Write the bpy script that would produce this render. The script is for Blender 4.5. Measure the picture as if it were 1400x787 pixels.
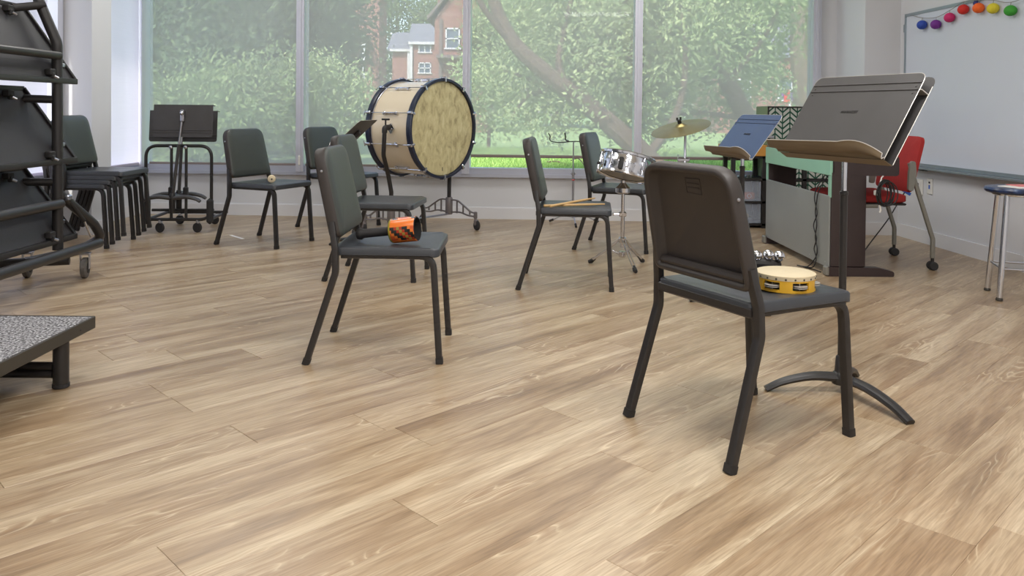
import bpy, math, random
import numpy as np
from mathutils import Vector, Matrix, Quaternion

for o in list(bpy.data.objects):
    bpy.data.objects.remove(o, do_unlink=True)
scene = bpy.context.scene
COL = scene.collection
random.seed(7)
RNG = np.random.default_rng(11)
PI = math.pi

# ------------------------------------------------------------------ camera
CAM_H = 0.957
PITCH, ROLL = 0.0153782, -0.0097537
cd = bpy.data.cameras.new('camera')
cam = bpy.data.objects.new('camera', cd)
COL.objects.link(cam)
cd.sensor_fit = 'HORIZONTAL'
cd.sensor_width = 36.0
cd.lens = 36.0 * 1101.79 / 1400.0
cd.shift_y = -(393.5 - 168.448) / 1400.0
cd.clip_start, cd.clip_end = 0.05, 500
right0 = Vector((1, 0, 0))
fw = Vector((0, math.cos(PITCH), -math.sin(PITCH)))
up0 = Vector((0, math.sin(PITCH), math.cos(PITCH)))
r2 = math.cos(ROLL) * right0 - math.sin(ROLL) * up0
u2 = math.sin(ROLL) * right0 + math.cos(ROLL) * up0
cam.matrix_world = Matrix(((r2.x, u2.x, -fw.x, 0), (r2.y, u2.y, -fw.y, 0), (r2.z, u2.z, -fw.z, CAM_H), (0, 0, 0, 1)))
scene.camera = cam

# ------------------------------------------------------------------ world, sun, exposure
world = bpy.data.worlds.new('world')
scene.world = world
world.use_nodes = True
wn = world.node_tree.nodes
wl = world.node_tree.links
for n in list(wn):
    wn.remove(n)
sky = wn.new('ShaderNodeTexSky')
sky.sky_type = 'NISHITA'
sky.sun_disc = False
sky.sun_elevation = math.radians(50)
sky.sun_rotation = math.radians(200)
sky.air_density = 1.0
sky.dust_density = 2.0
bg = wn.new('ShaderNodeBackground')
bg.inputs['Strength'].default_value = 0.42
wo = wn.new('ShaderNodeOutputWorld')
wl.new(sky.outputs[0], bg.inputs[0])
wl.new(bg.outputs[0], wo.inputs[0])

sd = bpy.data.lights.new('sun', 'SUN')
sd.energy = 4.5
sd.angle = math.radians(3)
sd.color = (1.0, 0.95, 0.86)
sun = bpy.data.objects.new('sun', sd)
COL.objects.link(sun)
sun.rotation_euler = (math.radians(42), 0, math.radians(-28))   # from behind the building, high

CEIL_Z = 2.75
LIGHT_SPOTS = [(-1.9, -0.6, 14), (0.9, -0.6, 44), (-1.9, 1.6, 12), (0.9, 1.6, 44), (-1.9, 3.8, 13), (0.9, 3.8, 16), (-1.9, 5.9, 16), (0.9, 5.9, 14)]   # x, y, watts
scene.view_settings.view_transform = 'Standard'
scene.view_settings.look = 'None'
scene.view_settings.exposure = 0.5
scene.view_settings.gamma = 1.0
scene.view_settings.use_curve_mapping = False

# ------------------------------------------------------------------ materials
def lin(c):
    return tuple(((x / 255.0) / 12.92 if x / 255.0 <= 0.04045 else ((x / 255.0 + 0.055) / 1.055) ** 2.4) for x in c)

MATS = {}
def mat(name, rgb, rough=0.5, metal=0.0, var=0.08, vscale=8.0, bump=0.0, bscale=60.0, spec=0.5, coat=0.0):
    """procedural principled material: base colour varied by noise, optional fine bump"""
    if name in MATS:
        return MATS[name]
    m = bpy.data.materials.new(name)
    m.use_nodes = True
    nt = m.node_tree
    b = nt.nodes['Principled BSDF']
    b.inputs['Roughness'].default_value = rough
    b.inputs['Metallic'].default_value = metal
    b.inputs['Specular IOR Level'].default_value = spec
    b.inputs['Coat Weight'].default_value = coat
    c = lin(rgb)
    tc = nt.nodes.new('ShaderNodeTexCoord')
    nz = nt.nodes.new('ShaderNodeTexNoise')
    nz.inputs['Scale'].default_value = vscale
    nz.inputs['Detail'].default_value = 4
    nt.links.new(tc.outputs['Object'], nz.inputs['Vector'])
    mx = nt.nodes.new('ShaderNodeMix')
    mx.data_type = 'RGBA'
    mx.inputs[6].default_value = tuple(max(0, x * (1 - var)) for x in c) + (1,)
    mx.inputs[7].default_value = tuple(min(1, x * (1 + var)) for x in c) + (1,)
    nt.links.new(nz.outputs['Fac'], mx.inputs[0])
    nt.links.new(mx.outputs[2], b.inputs['Base Color'])
    if bump > 0:
        n2 = nt.nodes.new('ShaderNodeTexNoise')
        n2.inputs['Scale'].default_value = bscale
        n2.inputs['Detail'].default_value = 3
        nt.links.new(tc.outputs['Object'], n2.inputs['Vector'])
        bp = nt.nodes.new('ShaderNodeBump')
        bp.inputs['Strength'].default_value = bump
        bp.inputs['Distance'].default_value = 0.002
        nt.links.new(n2.outputs['Fac'], bp.inputs['Height'])
        nt.links.new(bp.outputs['Normal'], b.inputs['Normal'])
    MATS[name] = m
    return m

def nodes_of(name):
    m = bpy.data.materials.new(name)
    m.use_nodes = True
    MATS[name] = m
    return m, m.node_tree, m.node_tree.nodes['Principled BSDF']

def ramp(nt, stops):
    r = nt.nodes.new('ShaderNodeValToRGB')
    el = r.color_ramp.elements
    el[0].position, el[0].color = stops[0][0], lin(stops[0][1]) + (1,)
    el[1].position, el[1].color = stops[-1][0], lin(stops[-1][1]) + (1,)
    for p, c in stops[1:-1]:
        e = el.new(p)
        e.color = lin(c) + (1,)
    return r

def mixc(nt, fac, a, b, mode='MIX'):
    x = nt.nodes.new('ShaderNodeMix')
    x.data_type = 'RGBA'
    x.blend_type = mode
    for v, i in ((fac, 0), (a, 6), (b, 7)):
        if hasattr(v, 'links'):
            nt.links.new(v, x.inputs[i])
        else:
            x.inputs[i].default_value = v
    return x.outputs[2]

def math_node(nt, op, a, b=0.0, clamp=False):
    x = nt.nodes.new('ShaderNodeMath')
    x.operation = op
    x.use_clamp = clamp
    for v, i in ((a, 0), (b, 1)):
        if hasattr(v, 'links'):
            nt.links.new(v, x.inputs[i])
        else:
            x.inputs[i].default_value = v
    return x.outputs[0]

def wood_floor():
    m, nt, b = nodes_of('oak_plank')
    tc = nt.nodes.new('ShaderNodeTexCoord')
    oi = nt.nodes.new('ShaderNodeObjectInfo')
    # every plank has its own cut of the grain
    off = nt.nodes.new('ShaderNodeCombineXYZ')
    nt.links.new(math_node(nt, 'MULTIPLY', oi.outputs['Random'], 57.0), off.inputs[0])
    nt.links.new(math_node(nt, 'MULTIPLY', oi.outputs['Random'], 31.0), off.inputs[1])
    add = nt.nodes.new('ShaderNodeVectorMath')
    nt.links.new(tc.outputs['Object'], add.inputs[0])
    nt.links.new(off.outputs[0], add.inputs[1])
    def noise(sx, sy, detail=4, dist=0.0):
        mp = nt.nodes.new('ShaderNodeMapping')
        mp.inputs['Scale'].default_value = (sx, sy, 1)
        nt.links.new(add.outputs[0], mp.inputs['Vector'])
        n = nt.nodes.new('ShaderNodeTexNoise')
        n.inputs['Scale'].default_value = 1.0
        n.inputs['Detail'].default_value = detail
        n.inputs['Distortion'].default_value = dist
        nt.links.new(mp.outputs[0], n.inputs['Vector'])
        return n.outputs['Fac'], mp
    tone = ramp(nt, [(0.0, (148, 126, 101)), (0.35, (170, 149, 121)), (0.7, (184, 164, 136)), (1.0, (198, 179, 152))])
    nt.links.new(oi.outputs['Random'], tone.inputs[0])
    streak, _ = noise(0.9, 10, 6, 0.8)
    sr = ramp(nt, [(0.30, (122, 96, 70)), (0.42, (166, 139, 108)), (0.54, (190, 168, 138)), (0.72, (220, 203, 174))])
    nt.links.new(streak, sr.inputs[0])
    c = mixc(nt, 0.62, tone.outputs[0], sr.outputs[0])
    med, _ = noise(5, 85, 4, 0.3)
    mdr = ramp(nt, [(0.32, (186, 174, 160)), (0.6, (255, 255, 255))])
    nt.links.new(med, mdr.inputs[0])
    c = mixc(nt, 0.42, c, mdr.outputs[0], 'MULTIPLY')
    fine, _ = noise(11, 260, 3)
    fr = ramp(nt, [(0.34, (164, 152, 138)), (0.6, (255, 255, 255))])
    nt.links.new(fine, fr.inputs[0])
    c = mixc(nt, 0.38, c, fr.outputs[0], 'MULTIPLY')
    # cathedral figure: contour lines of a stretched noise
    h, _ = noise(1.9, 11, 2, 0.35)
    rings = math_node(nt, 'FRACT', math_node(nt, 'MULTIPLY', h, 13.0))
    line = ramp(nt, [(0.0, (0, 0, 0)), (0.1, (255, 255, 255)), (0.28, (0, 0, 0))])
    nt.links.new(rings, line.inputs[0])
    msk, _ = noise(1.6, 9, 2)
    mr = ramp(nt, [(0.53, (0, 0, 0)), (0.66, (255, 255, 255))])
    nt.links.new(msk, mr.inputs[0])
    f1 = math_node(nt, 'MULTIPLY', math_node(nt, 'MULTIPLY', line.outputs[0], mr.outputs[0]), 0.55)
    c = mixc(nt, f1, c, lin((222, 205, 174)) + (1,))
    dk = ramp(nt, [(0.3, (0, 0, 0)), (0.62, (255, 255, 255)), (0.95, (0, 0, 0))])
    nt.links.new(rings, dk.inputs[0])
    f2 = math_node(nt, 'MULTIPLY', math_node(nt, 'MULTIPLY', dk.outputs[0], mr.outputs[0]), 0.5)
    c = mixc(nt, f2, c, lin((140, 110, 80)) + (1,))
    nt.links.new(c, b.inputs['Base Color'])
    b.inputs['Specular IOR Level'].default_value = 0.6
    rr = nt.nodes.new('ShaderNodeMapRange')
    rr.inputs[3].default_value = 0.25
    rr.inputs[4].default_value = 0.42
    nt.links.new(streak, rr.inputs[0])
    nt.links.new(rr.outputs[0], b.inputs['Roughness'])
    bp = nt.nodes.new('ShaderNodeBump')
    bp.inputs['Strength'].default_value = 0.12
    bp.inputs['Distance'].default_value = 0.001
    nt.links.new(fine, bp.inputs['Height'])
    nt.links.new(bp.outputs['Normal'], b.inputs['Normal'])
    return m

def glass_mat():
    m = bpy.data.materials.new('window_glass')
    m.use_nodes = True
    nt = m.node_tree
    nt.nodes.remove(nt.nodes['Principled BSDF'])
    out = nt.nodes['Material Output']
    t = nt.nodes.new('ShaderNodeBsdfTransparent')
    t.inputs[0].default_value = (0.94, 0.95, 0.95, 1)
    g = nt.nodes.new('ShaderNodeBsdfGlossy')
    g.inputs['Roughness'].default_value = 0.02
    fr = nt.nodes.new('ShaderNodeFresnel')
    fr.inputs[0].default_value = 1.45
    mx = nt.nodes.new('ShaderNodeMixShader')
    nt.links.new(fr.outputs[0], mx.inputs[0])
    nt.links.new(t.outputs[0], mx.inputs[1])
    nt.links.new(g.outputs[0], mx.inputs[2])
    nt.links.new(mx.outputs[0], out.inputs[0])
    MATS['window_glass'] = m
    return m

def shade_mat(name, openness, rgb):
    """sun-screen cloth: an open weave that lets part of the view through, the threads scatter light"""
    m = bpy.data.materials.new(name)
    m.use_nodes = True
    nt = m.node_tree
    nt.nodes.remove(nt.nodes['Principled BSDF'])
    out = nt.nodes['Material Output']
    t = nt.nodes.new('ShaderNodeBsdfTransparent')
    d = nt.nodes.new('ShaderNodeBsdfDiffuse')
    tl = nt.nodes.new('ShaderNodeBsdfTranslucent')
    col = lin(rgb) + (1,)
    tc = nt.nodes.new('ShaderNodeTexCoord')
    wv = nt.nodes.new('ShaderNodeTexNoise')
    mp = nt.nodes.new('ShaderNodeMapping')
    mp.inputs['Scale'].default_value = (3, 3, 160)
    nt.links.new(tc.outputs['Object'], mp.inputs[0])
    nt.links.new(mp.outputs[0], wv.inputs['Vector'])
    wv.inputs['Scale'].default_value = 1.0
    c = mixc(nt, wv.outputs['Fac'], tuple(x * 0.93 for x in col[:3]) + (1,), col)
    nt.links.new(c, d.inputs[0])
    nt.links.new(c, tl.inputs[0])
    a = nt.nodes.new('ShaderNodeMixShader')
    a.inputs[0].default_value = 0.55
    nt.links.new(d.outputs[0], a.inputs[1])
    nt.links.new(tl.outputs[0], a.inputs[2])
    mx = nt.nodes.new('ShaderNodeMixShader')
    mx.inputs[0].default_value = openness
    nt.links.new(a.outputs[0], mx.inputs[1])
    nt.links.new(t.outputs[0], mx.inputs[2])
    nt.links.new(mx.outputs[0], out.inputs[0])
    MATS[name] = m
    return m

def leaf_mat(name, c0, c1):
    m = bpy.data.materials.new(name)
    m.use_nodes = True
    nt = m.node_tree
    nt.nodes.remove(nt.nodes['Principled BSDF'])
    out = nt.nodes['Material Output']
    ge = nt.nodes.new('ShaderNodeNewGeometry')
    c = mixc(nt, ge.outputs['Random Per Island'], lin(c0) + (1,), lin(c1) + (1,))
    d = nt.nodes.new('ShaderNodeBsdfDiffuse')
    tl = nt.nodes.new('ShaderNodeBsdfTranslucent')
    nt.links.new(c, d.inputs[0])
    nt.links.new(c, tl.inputs[0])
    a = nt.nodes.new('ShaderNodeMixShader')
    a.inputs[0].default_value = 0.4
    nt.links.new(d.outputs[0], a.inputs[1])
    nt.links.new(tl.outputs[0], a.inputs[2])
    nt.links.new(a.outputs[0], out.inputs[0])
    MATS[name] = m
    return m

def brick_mat(name, c1, c2, mortar):
    m, nt, b = nodes_of(name)
    tc = nt.nodes.new('ShaderNodeTexCoord')
    mp = nt.nodes.new('ShaderNodeMapping')
    mp.inputs['Rotation'].default_value = (PI / 2, 0, 0)
    nt.links.new(tc.outputs['Object'], mp.inputs[0])
    br = nt.nodes.new('ShaderNodeTexBrick')
    br.inputs['Scale'].default_value = 4.0
    br.inputs['Color1'].default_value = lin(c1) + (1,)
    br.inputs['Color2'].default_value = lin(c2) + (1,)
    br.inputs['Mortar'].default_value = lin(mortar) + (1,)
    nt.links.new(mp.outputs[0], br.inputs['Vector'])
    nt.links.new(br.outputs['Color'], b.inputs['Base Color'])
    b.inputs['Roughness'].default_value = 0.9
    return m

def drumhead_mat():
    m, nt, b = nodes_of('mottled_drumhead')
    tc = nt.nodes.new('ShaderNodeTexCoord')
    mp = nt.nodes.new('ShaderNodeMapping')
    mp.inputs['Scale'].default_value = (9, 22, 12)
    mp.inputs['Rotation'].default_value = (0.5, 0, 0)
    nt.links.new(tc.outputs['Object'], mp.inputs[0])
    n = nt.nodes.new('ShaderNodeTexNoise')
    n.inputs['Scale'].default_value = 1.0
    n.inputs['Detail'].default_value = 6
    n.inputs['Roughness'].default_value = 0.62
    n.inputs['Distortion'].default_value = 0.6
    nt.links.new(mp.outputs[0], n.inputs['Vector'])
    r = ramp(nt, [(0.34, (166, 152, 112)), (0.46, (196, 184, 138)), (0.58, (208, 197, 150)), (0.72, (220, 211, 170))])
    nt.links.new(n.outputs['Fac'], r.inputs[0])
    nt.links.new(r.outputs[0], b.inputs['Base Color'])
    b.inputs['Roughness'].default_value = 0.5
    return m

def chevron_mat():
    """printed cloth: pale slanted bars in herringbone columns, dark green lines between"""
    m, nt, b = nodes_of('herringbone_print')
    tc = nt.nodes.new('ShaderNodeTexCoord')
    sx = nt.nodes.new('ShaderNodeSeparateXYZ')
    nt.links.new(tc.outputs['Object'], sx.inputs[0])
    u = math_node(nt, 'MULTIPLY', sx.outputs[0], 8.2)
    tri = math_node(nt, 'PINGPONG', u, 0.5)
    v = math_node(nt, 'ADD', math_node(nt, 'MULTIPLY', sx.outputs[2], 22.0), math_node(nt, 'MULTIPLY', tri, 2.3))
    s = math_node(nt, 'FRACT', v)
    bar = math_node(nt, 'GREATER_THAN', s, 0.36)
    edge = math_node(nt, 'MULTIPLY', math_node(nt, 'GREATER_THAN', tri, 0.04), math_node(nt, 'LESS_THAN', tri, 0.46))
    f = math_node(nt, 'MULTIPLY', bar, edge)
    c = mixc(nt, f, lin((28, 74, 58)) + (1,), lin((186, 188, 182)) + (1,))
    nt.links.new(c, b.inputs['Base Color'])
    b.inputs['Roughness'].default_value = 0.9
    return m

def kente_mat():
    """woven-look wrap in orange, red, yellow and black blocks with stepped edges"""
    m, nt, b = nodes_of('woven_print_wrap')
    tc = nt.nodes.new('ShaderNodeTexCoord')
    sx = nt.nodes.new('ShaderNodeSeparateXYZ')
    nt.links.new(tc.outputs['Object'], sx.inputs[0])
    ang = math_node(nt, 'ARCTAN2', sx.outputs[1], sx.outputs[2])
    u = math_node(nt, 'FLOOR', math_node(nt, 'MULTIPLY', sx.outputs[0], 125.0))
    v = math_node(nt, 'FLOOR', math_node(nt, 'MULTIPLY', ang, 4.2))
    d = math_node(nt, 'PINGPONG', math_node(nt, 'ADD', u, v), 6.0)
    k = math_node(nt, 'PINGPONG', math_node(nt, 'MULTIPLY', v, 0.7), 3.0)
    r1 = ramp(nt, [(0.0, (196, 84, 38)), (0.3, (216, 118, 48)), (0.34, (40, 36, 32)), (0.62, (44, 40, 34)), (0.67, (170, 58, 34)), (1.0, (150, 132, 60))])
    r1.color_ramp.interpolation = 'CONSTANT'
    nt.links.new(math_node(nt, 'DIVIDE', d, 6.0), r1.inputs[0])
    r2_ = ramp(nt, [(0.0, (200, 70, 36)), (0.4, (150, 120, 50)), (0.55, (230, 120, 46)), (1.0, (214, 92, 40))])
    r2_.color_ramp.interpolation = 'CONSTANT'
    nt.links.new(math_node(nt, 'DIVIDE', k, 3.0), r2_.inputs[0])
    c = mixc(nt, math_node(nt, 'GREATER_THAN', math_node(nt, 'PINGPONG', math_node(nt, 'MULTIPLY', v, 1.0), 4.0), 2.2), r1.outputs[0], r2_.outputs[0])
    stripe = math_node(nt, 'LESS_THAN', sx.outputs[0], -0.020)
    c = mixc(nt, stripe, c, lin((150, 140, 52)) + (1,))
    nt.links.new(c, b.inputs['Base Color'])
    b.inputs['Roughness'].default_value = 0.25
    return m

def carpet_mat():
    m, nt, b = nodes_of('speckled_carpet')
    tc = nt.nodes.new('ShaderNodeTexCoord')
    n = nt.nodes.new('ShaderNodeTexNoise')
    n.inputs['Scale'].default_value = 120
    n.inputs['Detail'].default_value = 4
    nt.links.new(tc.outputs['Object'], n.inputs['Vector'])
    r = ramp(nt, [(0.38, (58, 56, 58)), (0.5, (122, 121, 124)), (0.6, (192, 192, 196))])
    nt.links.new(n.outputs['Fac'], r.inputs[0])
    nt.links.new(r.outputs[0], b.inputs['Base Color'])
    b.inputs['Roughness'].default_value = 1.0
    bp = nt.nodes.new('ShaderNodeBump')
    bp.inputs['Strength'].default_value = 0.8
    bp.inputs['Distance'].default_value = 0.004
    nt.links.new(n.outputs['Fac'], bp.inputs['Height'])
    nt.links.new(bp.outputs[0], b.inputs['Normal'])
    return m

def blue_splash_mat():
    m, nt, b = nodes_of('marbled_blue')
    tc = nt.nodes.new('ShaderNodeTexCoord')
    n = nt.nodes.new('ShaderNodeTexNoise')
    n.inputs['Scale'].default_value = 14
    n.inputs['Detail'].default_value = 5
    nt.links.new(tc.outputs['Object'], n.inputs['Vector'])
    r = ramp(nt, [(0.42, (20, 28, 52)), (0.58, (34, 56, 98)), (0.72, (130, 150, 176))])
    nt.links.new(n.outputs['Fac'], r.inputs[0])
    nt.links.new(r.outputs[0], b.inputs['Base Color'])
    b.inputs['Roughness'].default_value = 0.3
    return m

wood_floor(); glass_mat(); drumhead_mat(); chevron_mat(); kente_mat(); carpet_mat(); blue_splash_mat()
shade_mat('screen_cloth', 0.40, (222, 214, 214))
shade_mat('screen_cloth_dense', 0.03, (222, 216, 226))
leaf_mat('leaf_deep', (72, 90, 68), (124, 144, 108))
leaf_mat('leaf_mid', (98, 120, 84), (158, 176, 124))
leaf_mat('leaf_light', (126, 150, 104), (200, 212, 162))
leaf_mat('grass_blade', (120, 160, 84), (196, 220, 140))
brick_mat('brick_red', (128, 82, 74), (146, 96, 86), (150, 130, 120))
mat('wall_paint', (212, 213, 217), 0.85, var=0.02, vscale=3, bump=0.05, bscale=300)
mat('base_paint', (220, 220, 223), 0.6, var=0.02, vscale=3)
mat('ceiling_tile', (232, 231, 226), 0.95, var=0.02, bump=0.2, bscale=200)
mat('alu_frame', (200, 202, 214), 0.35, 0.25, var=0.04)
mat('alu_sill', (178, 181, 194), 0.35, 0.25, var=0.04)
mat('bar_taupe', (128, 116, 112), 0.6, 0.0, var=0.05)
mat('chair_shell', (52, 47, 45), 0.5, var=0.1, vscale=12, bump=0.25, bscale=500)
mat('chair_panel', (62, 67, 64), 0.42, var=0.08, vscale=6, bump=0.25, bscale=600)
mat('chair_seat', (56, 59, 64), 0.34, var=0.08, vscale=10, bump=0.25, bscale=600)
mat('black_tube', (40, 38, 38), 0.38, var=0.1, vscale=20)
mat('black_cap', (34, 32, 32), 0.6, var=0.1)
mat('chrome', (214, 216, 222), 0.12, 1.0, var=0.05)
mat('dull_chrome', (186, 188, 196), 0.28, 1.0, var=0.06)
mat('rubber', (44, 43, 44), 0.75, var=0.1)
mat('wheel_grey', (96, 92, 88), 0.6, var=0.06)
mat('stand_black', (64, 62, 62), 0.42, 0.0, var=0.18, vscale=9, bump=0.2, bscale=420)
mat('stand_blue_lit', (52, 70, 106), 0.36, 0.0, var=0.14, vscale=10, bump=0.2, bscale=420)  # blue window light falling on the desk is put into this colour
mat('stand_lip', (104, 88, 66), 0.5, 0.0, var=0.12, vscale=12)
mat('edge_bright', (196, 192, 186), 0.35, 0.6, var=0.05)
mat('deck_black', (50, 49, 52), 0.55, var=0.25, vscale=5, bump=0.25, bscale=160)
mat('rim_dark', (58, 54, 48), 0.45, var=0.12, vscale=14)
mat('cream_lacquer', (220, 206, 180), 0.28, var=0.05, vscale=4, coat=0.3)
mat('hoop_blue_black', (36, 42, 62), 0.3, var=0.12)
mat('grey_iron', (128, 122, 122), 0.45, 0.4, var=0.1, vscale=18)
mat('brass', (150, 138, 92), 0.34, 0.9, var=0.14, vscale=14)
mat('hickory', (206, 170, 116), 0.5, var=0.08, vscale=20)
mat('tamb_yellow', (206, 158, 40), 0.35, var=0.08, vscale=16)
mat('tamb_skin', (194, 180, 150), 0.6, var=0.07, vscale=20)
mat('snare_side_film', (128, 122, 110), 0.3, var=0.06)
mat('felt_cream', (216, 200, 168), 0.95, var=0.1, vscale=60, bump=0.5, bscale=200)
mat('piano_mint_lit', (142, 190, 168), 0.38, var=0.06, vscale=5)  # mint of reflected trees and window light, painted in as the panel's colour
mat('piano_grey', (150, 154, 152), 0.36, 0.35, var=0.07, vscale=5)
mat('piano_brown', (52, 40, 40), 0.4, var=0.16, vscale=14)
mat('ivory', (236, 232, 222), 0.3, var=0.02)
mat('cable_black', (30, 29, 30), 0.55, var=0.1)
mat('blue_tape', (48, 96, 190), 0.5, var=0.05)
mat('red_cloth', (158, 38, 36), 0.85, var=0.14, vscale=30, bump=0.35, bscale=500)
mat('frame_grey', (136, 134, 126), 0.4, 0.4, var=0.06)
mat('board_white', (208, 214, 226), 0.18, var=0.02, vscale=3)
mat('board_alu', (158, 170, 178), 0.35, 0.6, var=0.05)
mat('plate_white', (226, 224, 218), 0.45, var=0.02)
mat('paper_white', (232, 228, 224), 0.8, var=0.03)
mat('paper_pink', (214, 128, 128), 0.8, var=0.04)
mat('honey_wood', (196, 140, 62), 0.5, var=0.12, vscale=16)
mat('shelf_black', (36, 34, 34), 0.5, var=0.1)
mat('box_green', (112, 128, 96), 0.7, var=0.06)
mat('orange_wood', (196, 110, 60), 0.4, var=0.12, vscale=20)
mat('lamp_white', (235, 235, 232), 0.5, var=0.01)
mat('bark', (92, 78, 66), 0.9, var=0.3, vscale=6, bump=0.6, bscale=20)
mat('bark_light', (120, 108, 94), 0.9, var=0.3, vscale=6, bump=0.6, bscale=20)
mat('lawn', (140, 168, 104), 0.95, var=0.3, vscale=1.4)
mat('asphalt', (150, 150, 150), 0.95, var=0.1)
mat('kerb_pale', (214, 212, 206), 0.9, var=0.06)
mat('roof_grey', (112, 114, 124), 0.9, var=0.12, vscale=4)
mat('roof_dark', (110, 98, 96), 0.9, var=0.12, vscale=4)
mat('trim_white', (196, 196, 200), 0.6, var=0.03)
mat('pane_dark', (92, 104, 122), 0.15, var=0.1)
mat('siding_pink', (196, 120, 116), 0.8, var=0.06)
mat('siding_white', (176, 180, 188), 0.8, var=0.05)
for nm, c in (('blue', (44, 74, 168)), ('purple', (112, 44, 140)), ('magenta', (196, 38, 104)), ('red', (204, 40, 34)),
              ('navy', (40, 50, 110)), ('orange', (244, 104, 34)), ('yellow', (218, 204, 50)), ('green', (58, 156, 50))):
    mat('lantern_' + nm, c, 0.7, var=0.18, vscale=60, bump=0.4, bscale=120)

# translucent smoky plastic for the drawers
mm, nt_, b_ = nodes_of('clear_plastic')
b_.inputs['Base Color'].default_value = (0.72, 0.8, 0.95, 1)
b_.inputs['Roughness'].default_value = 0.12
b_.inputs['Alpha'].default_value = 0.22
nz_ = nt_.nodes.new('ShaderNodeTexNoise'); nz_.inputs['Scale'].default_value = 6
mr_ = nt_.nodes.new('ShaderNodeMapRange'); mr_.inputs[3].default_value = 0.08; mr_.inputs[4].default_value = 0.2
nt_.links.new(nz_.outputs['Fac'], mr_.inputs[0]); nt_.links.new(mr_.outputs[0], b_.inputs['Roughness'])

# ------------------------------------------------------------------ mesh helpers
def fillet(pts, r, n=6):
    """round the inner corners of a polyline"""
    pts = [Vector(p) for p in pts]
    out = [pts[0]]
    for i in range(1, len(pts) - 1):
        a, b, c = pts[i - 1], pts[i], pts[i + 1]
        u, v = (a - b), (c - b)
        lu, lv = u.length, v.length
        u.normalize(); v.normalize()
        ang = u.angle(v)
        if ang > PI - 0.02:
            out.append(b); continue
        d = min(r / math.tan(ang / 2), lu * 0.48, lv * 0.48)
        p0, p1 = b + u * d, b + v * d
        for k in range(n + 1):
            t = k / n
            out.append(p0 * (1 - t) ** 2 + b * 2 * t * (1 - t) + p1 * t * t)
    out.append(pts[-1])
    return out

def spline(pts, n=8):
    """Catmull-Rom through the points"""
    p = [Vector(q) for q in pts]
    p = [p[0] * 2 - p[1]] + p + [p[-1] * 2 - p[-2]]
    out = []
    for i in range(1, len(p) - 2):
        for k in range(n):
            t = k / n
            a, b, c, d = p[i - 1], p[i], p[i + 1], p[i + 2]
            out.append(0.5 * ((2 * b) + (c - a) * t + (2 * a - 5 * b + 4 * c - d) * t * t + (3 * b - a - 3 * c + d) * t ** 3))
    out.append(p[-2])
    return out

def circle(r, n=12, ry=None):
    ry = ry or r
    return [(r * math.cos(2 * PI * k / n), ry * math.sin(2 * PI * k / n)) for k in range(n)]

def round_poly(corners, radii, n=5):
    """2-D polygon (CCW) with rounded corners"""
    if not hasattr(radii, '__len__'):
        radii = [radii] * len(corners)
    out = []
    m = len(corners)
    for i in range(m):
        a, b, c = Vector(corners[i - 1]), Vector(corners[i]), Vector(corners[(i + 1) % m])
        u, v = (a - b).normalized(), (c - b).normalized()
        ang = u.angle(v)
        d = min(radii[i] / math.tan(ang / 2), (a - b).length * 0.49, (c - b).length * 0.49)
        p0, p1 = b + u * d, b + v * d
        for k in range(n + 1):
            t = k / n
            q = p0 * (1 - t) ** 2 + b * 2 * t * (1 - t) + p1 * t * t
            out.append((q.x, q.y))
    return out

def rrect(w, h, r, n=4):
    return round_poly([(-w / 2, -h / 2), (w / 2, -h / 2), (w / 2, h / 2), (-w / 2, h / 2)], r, n)

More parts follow.
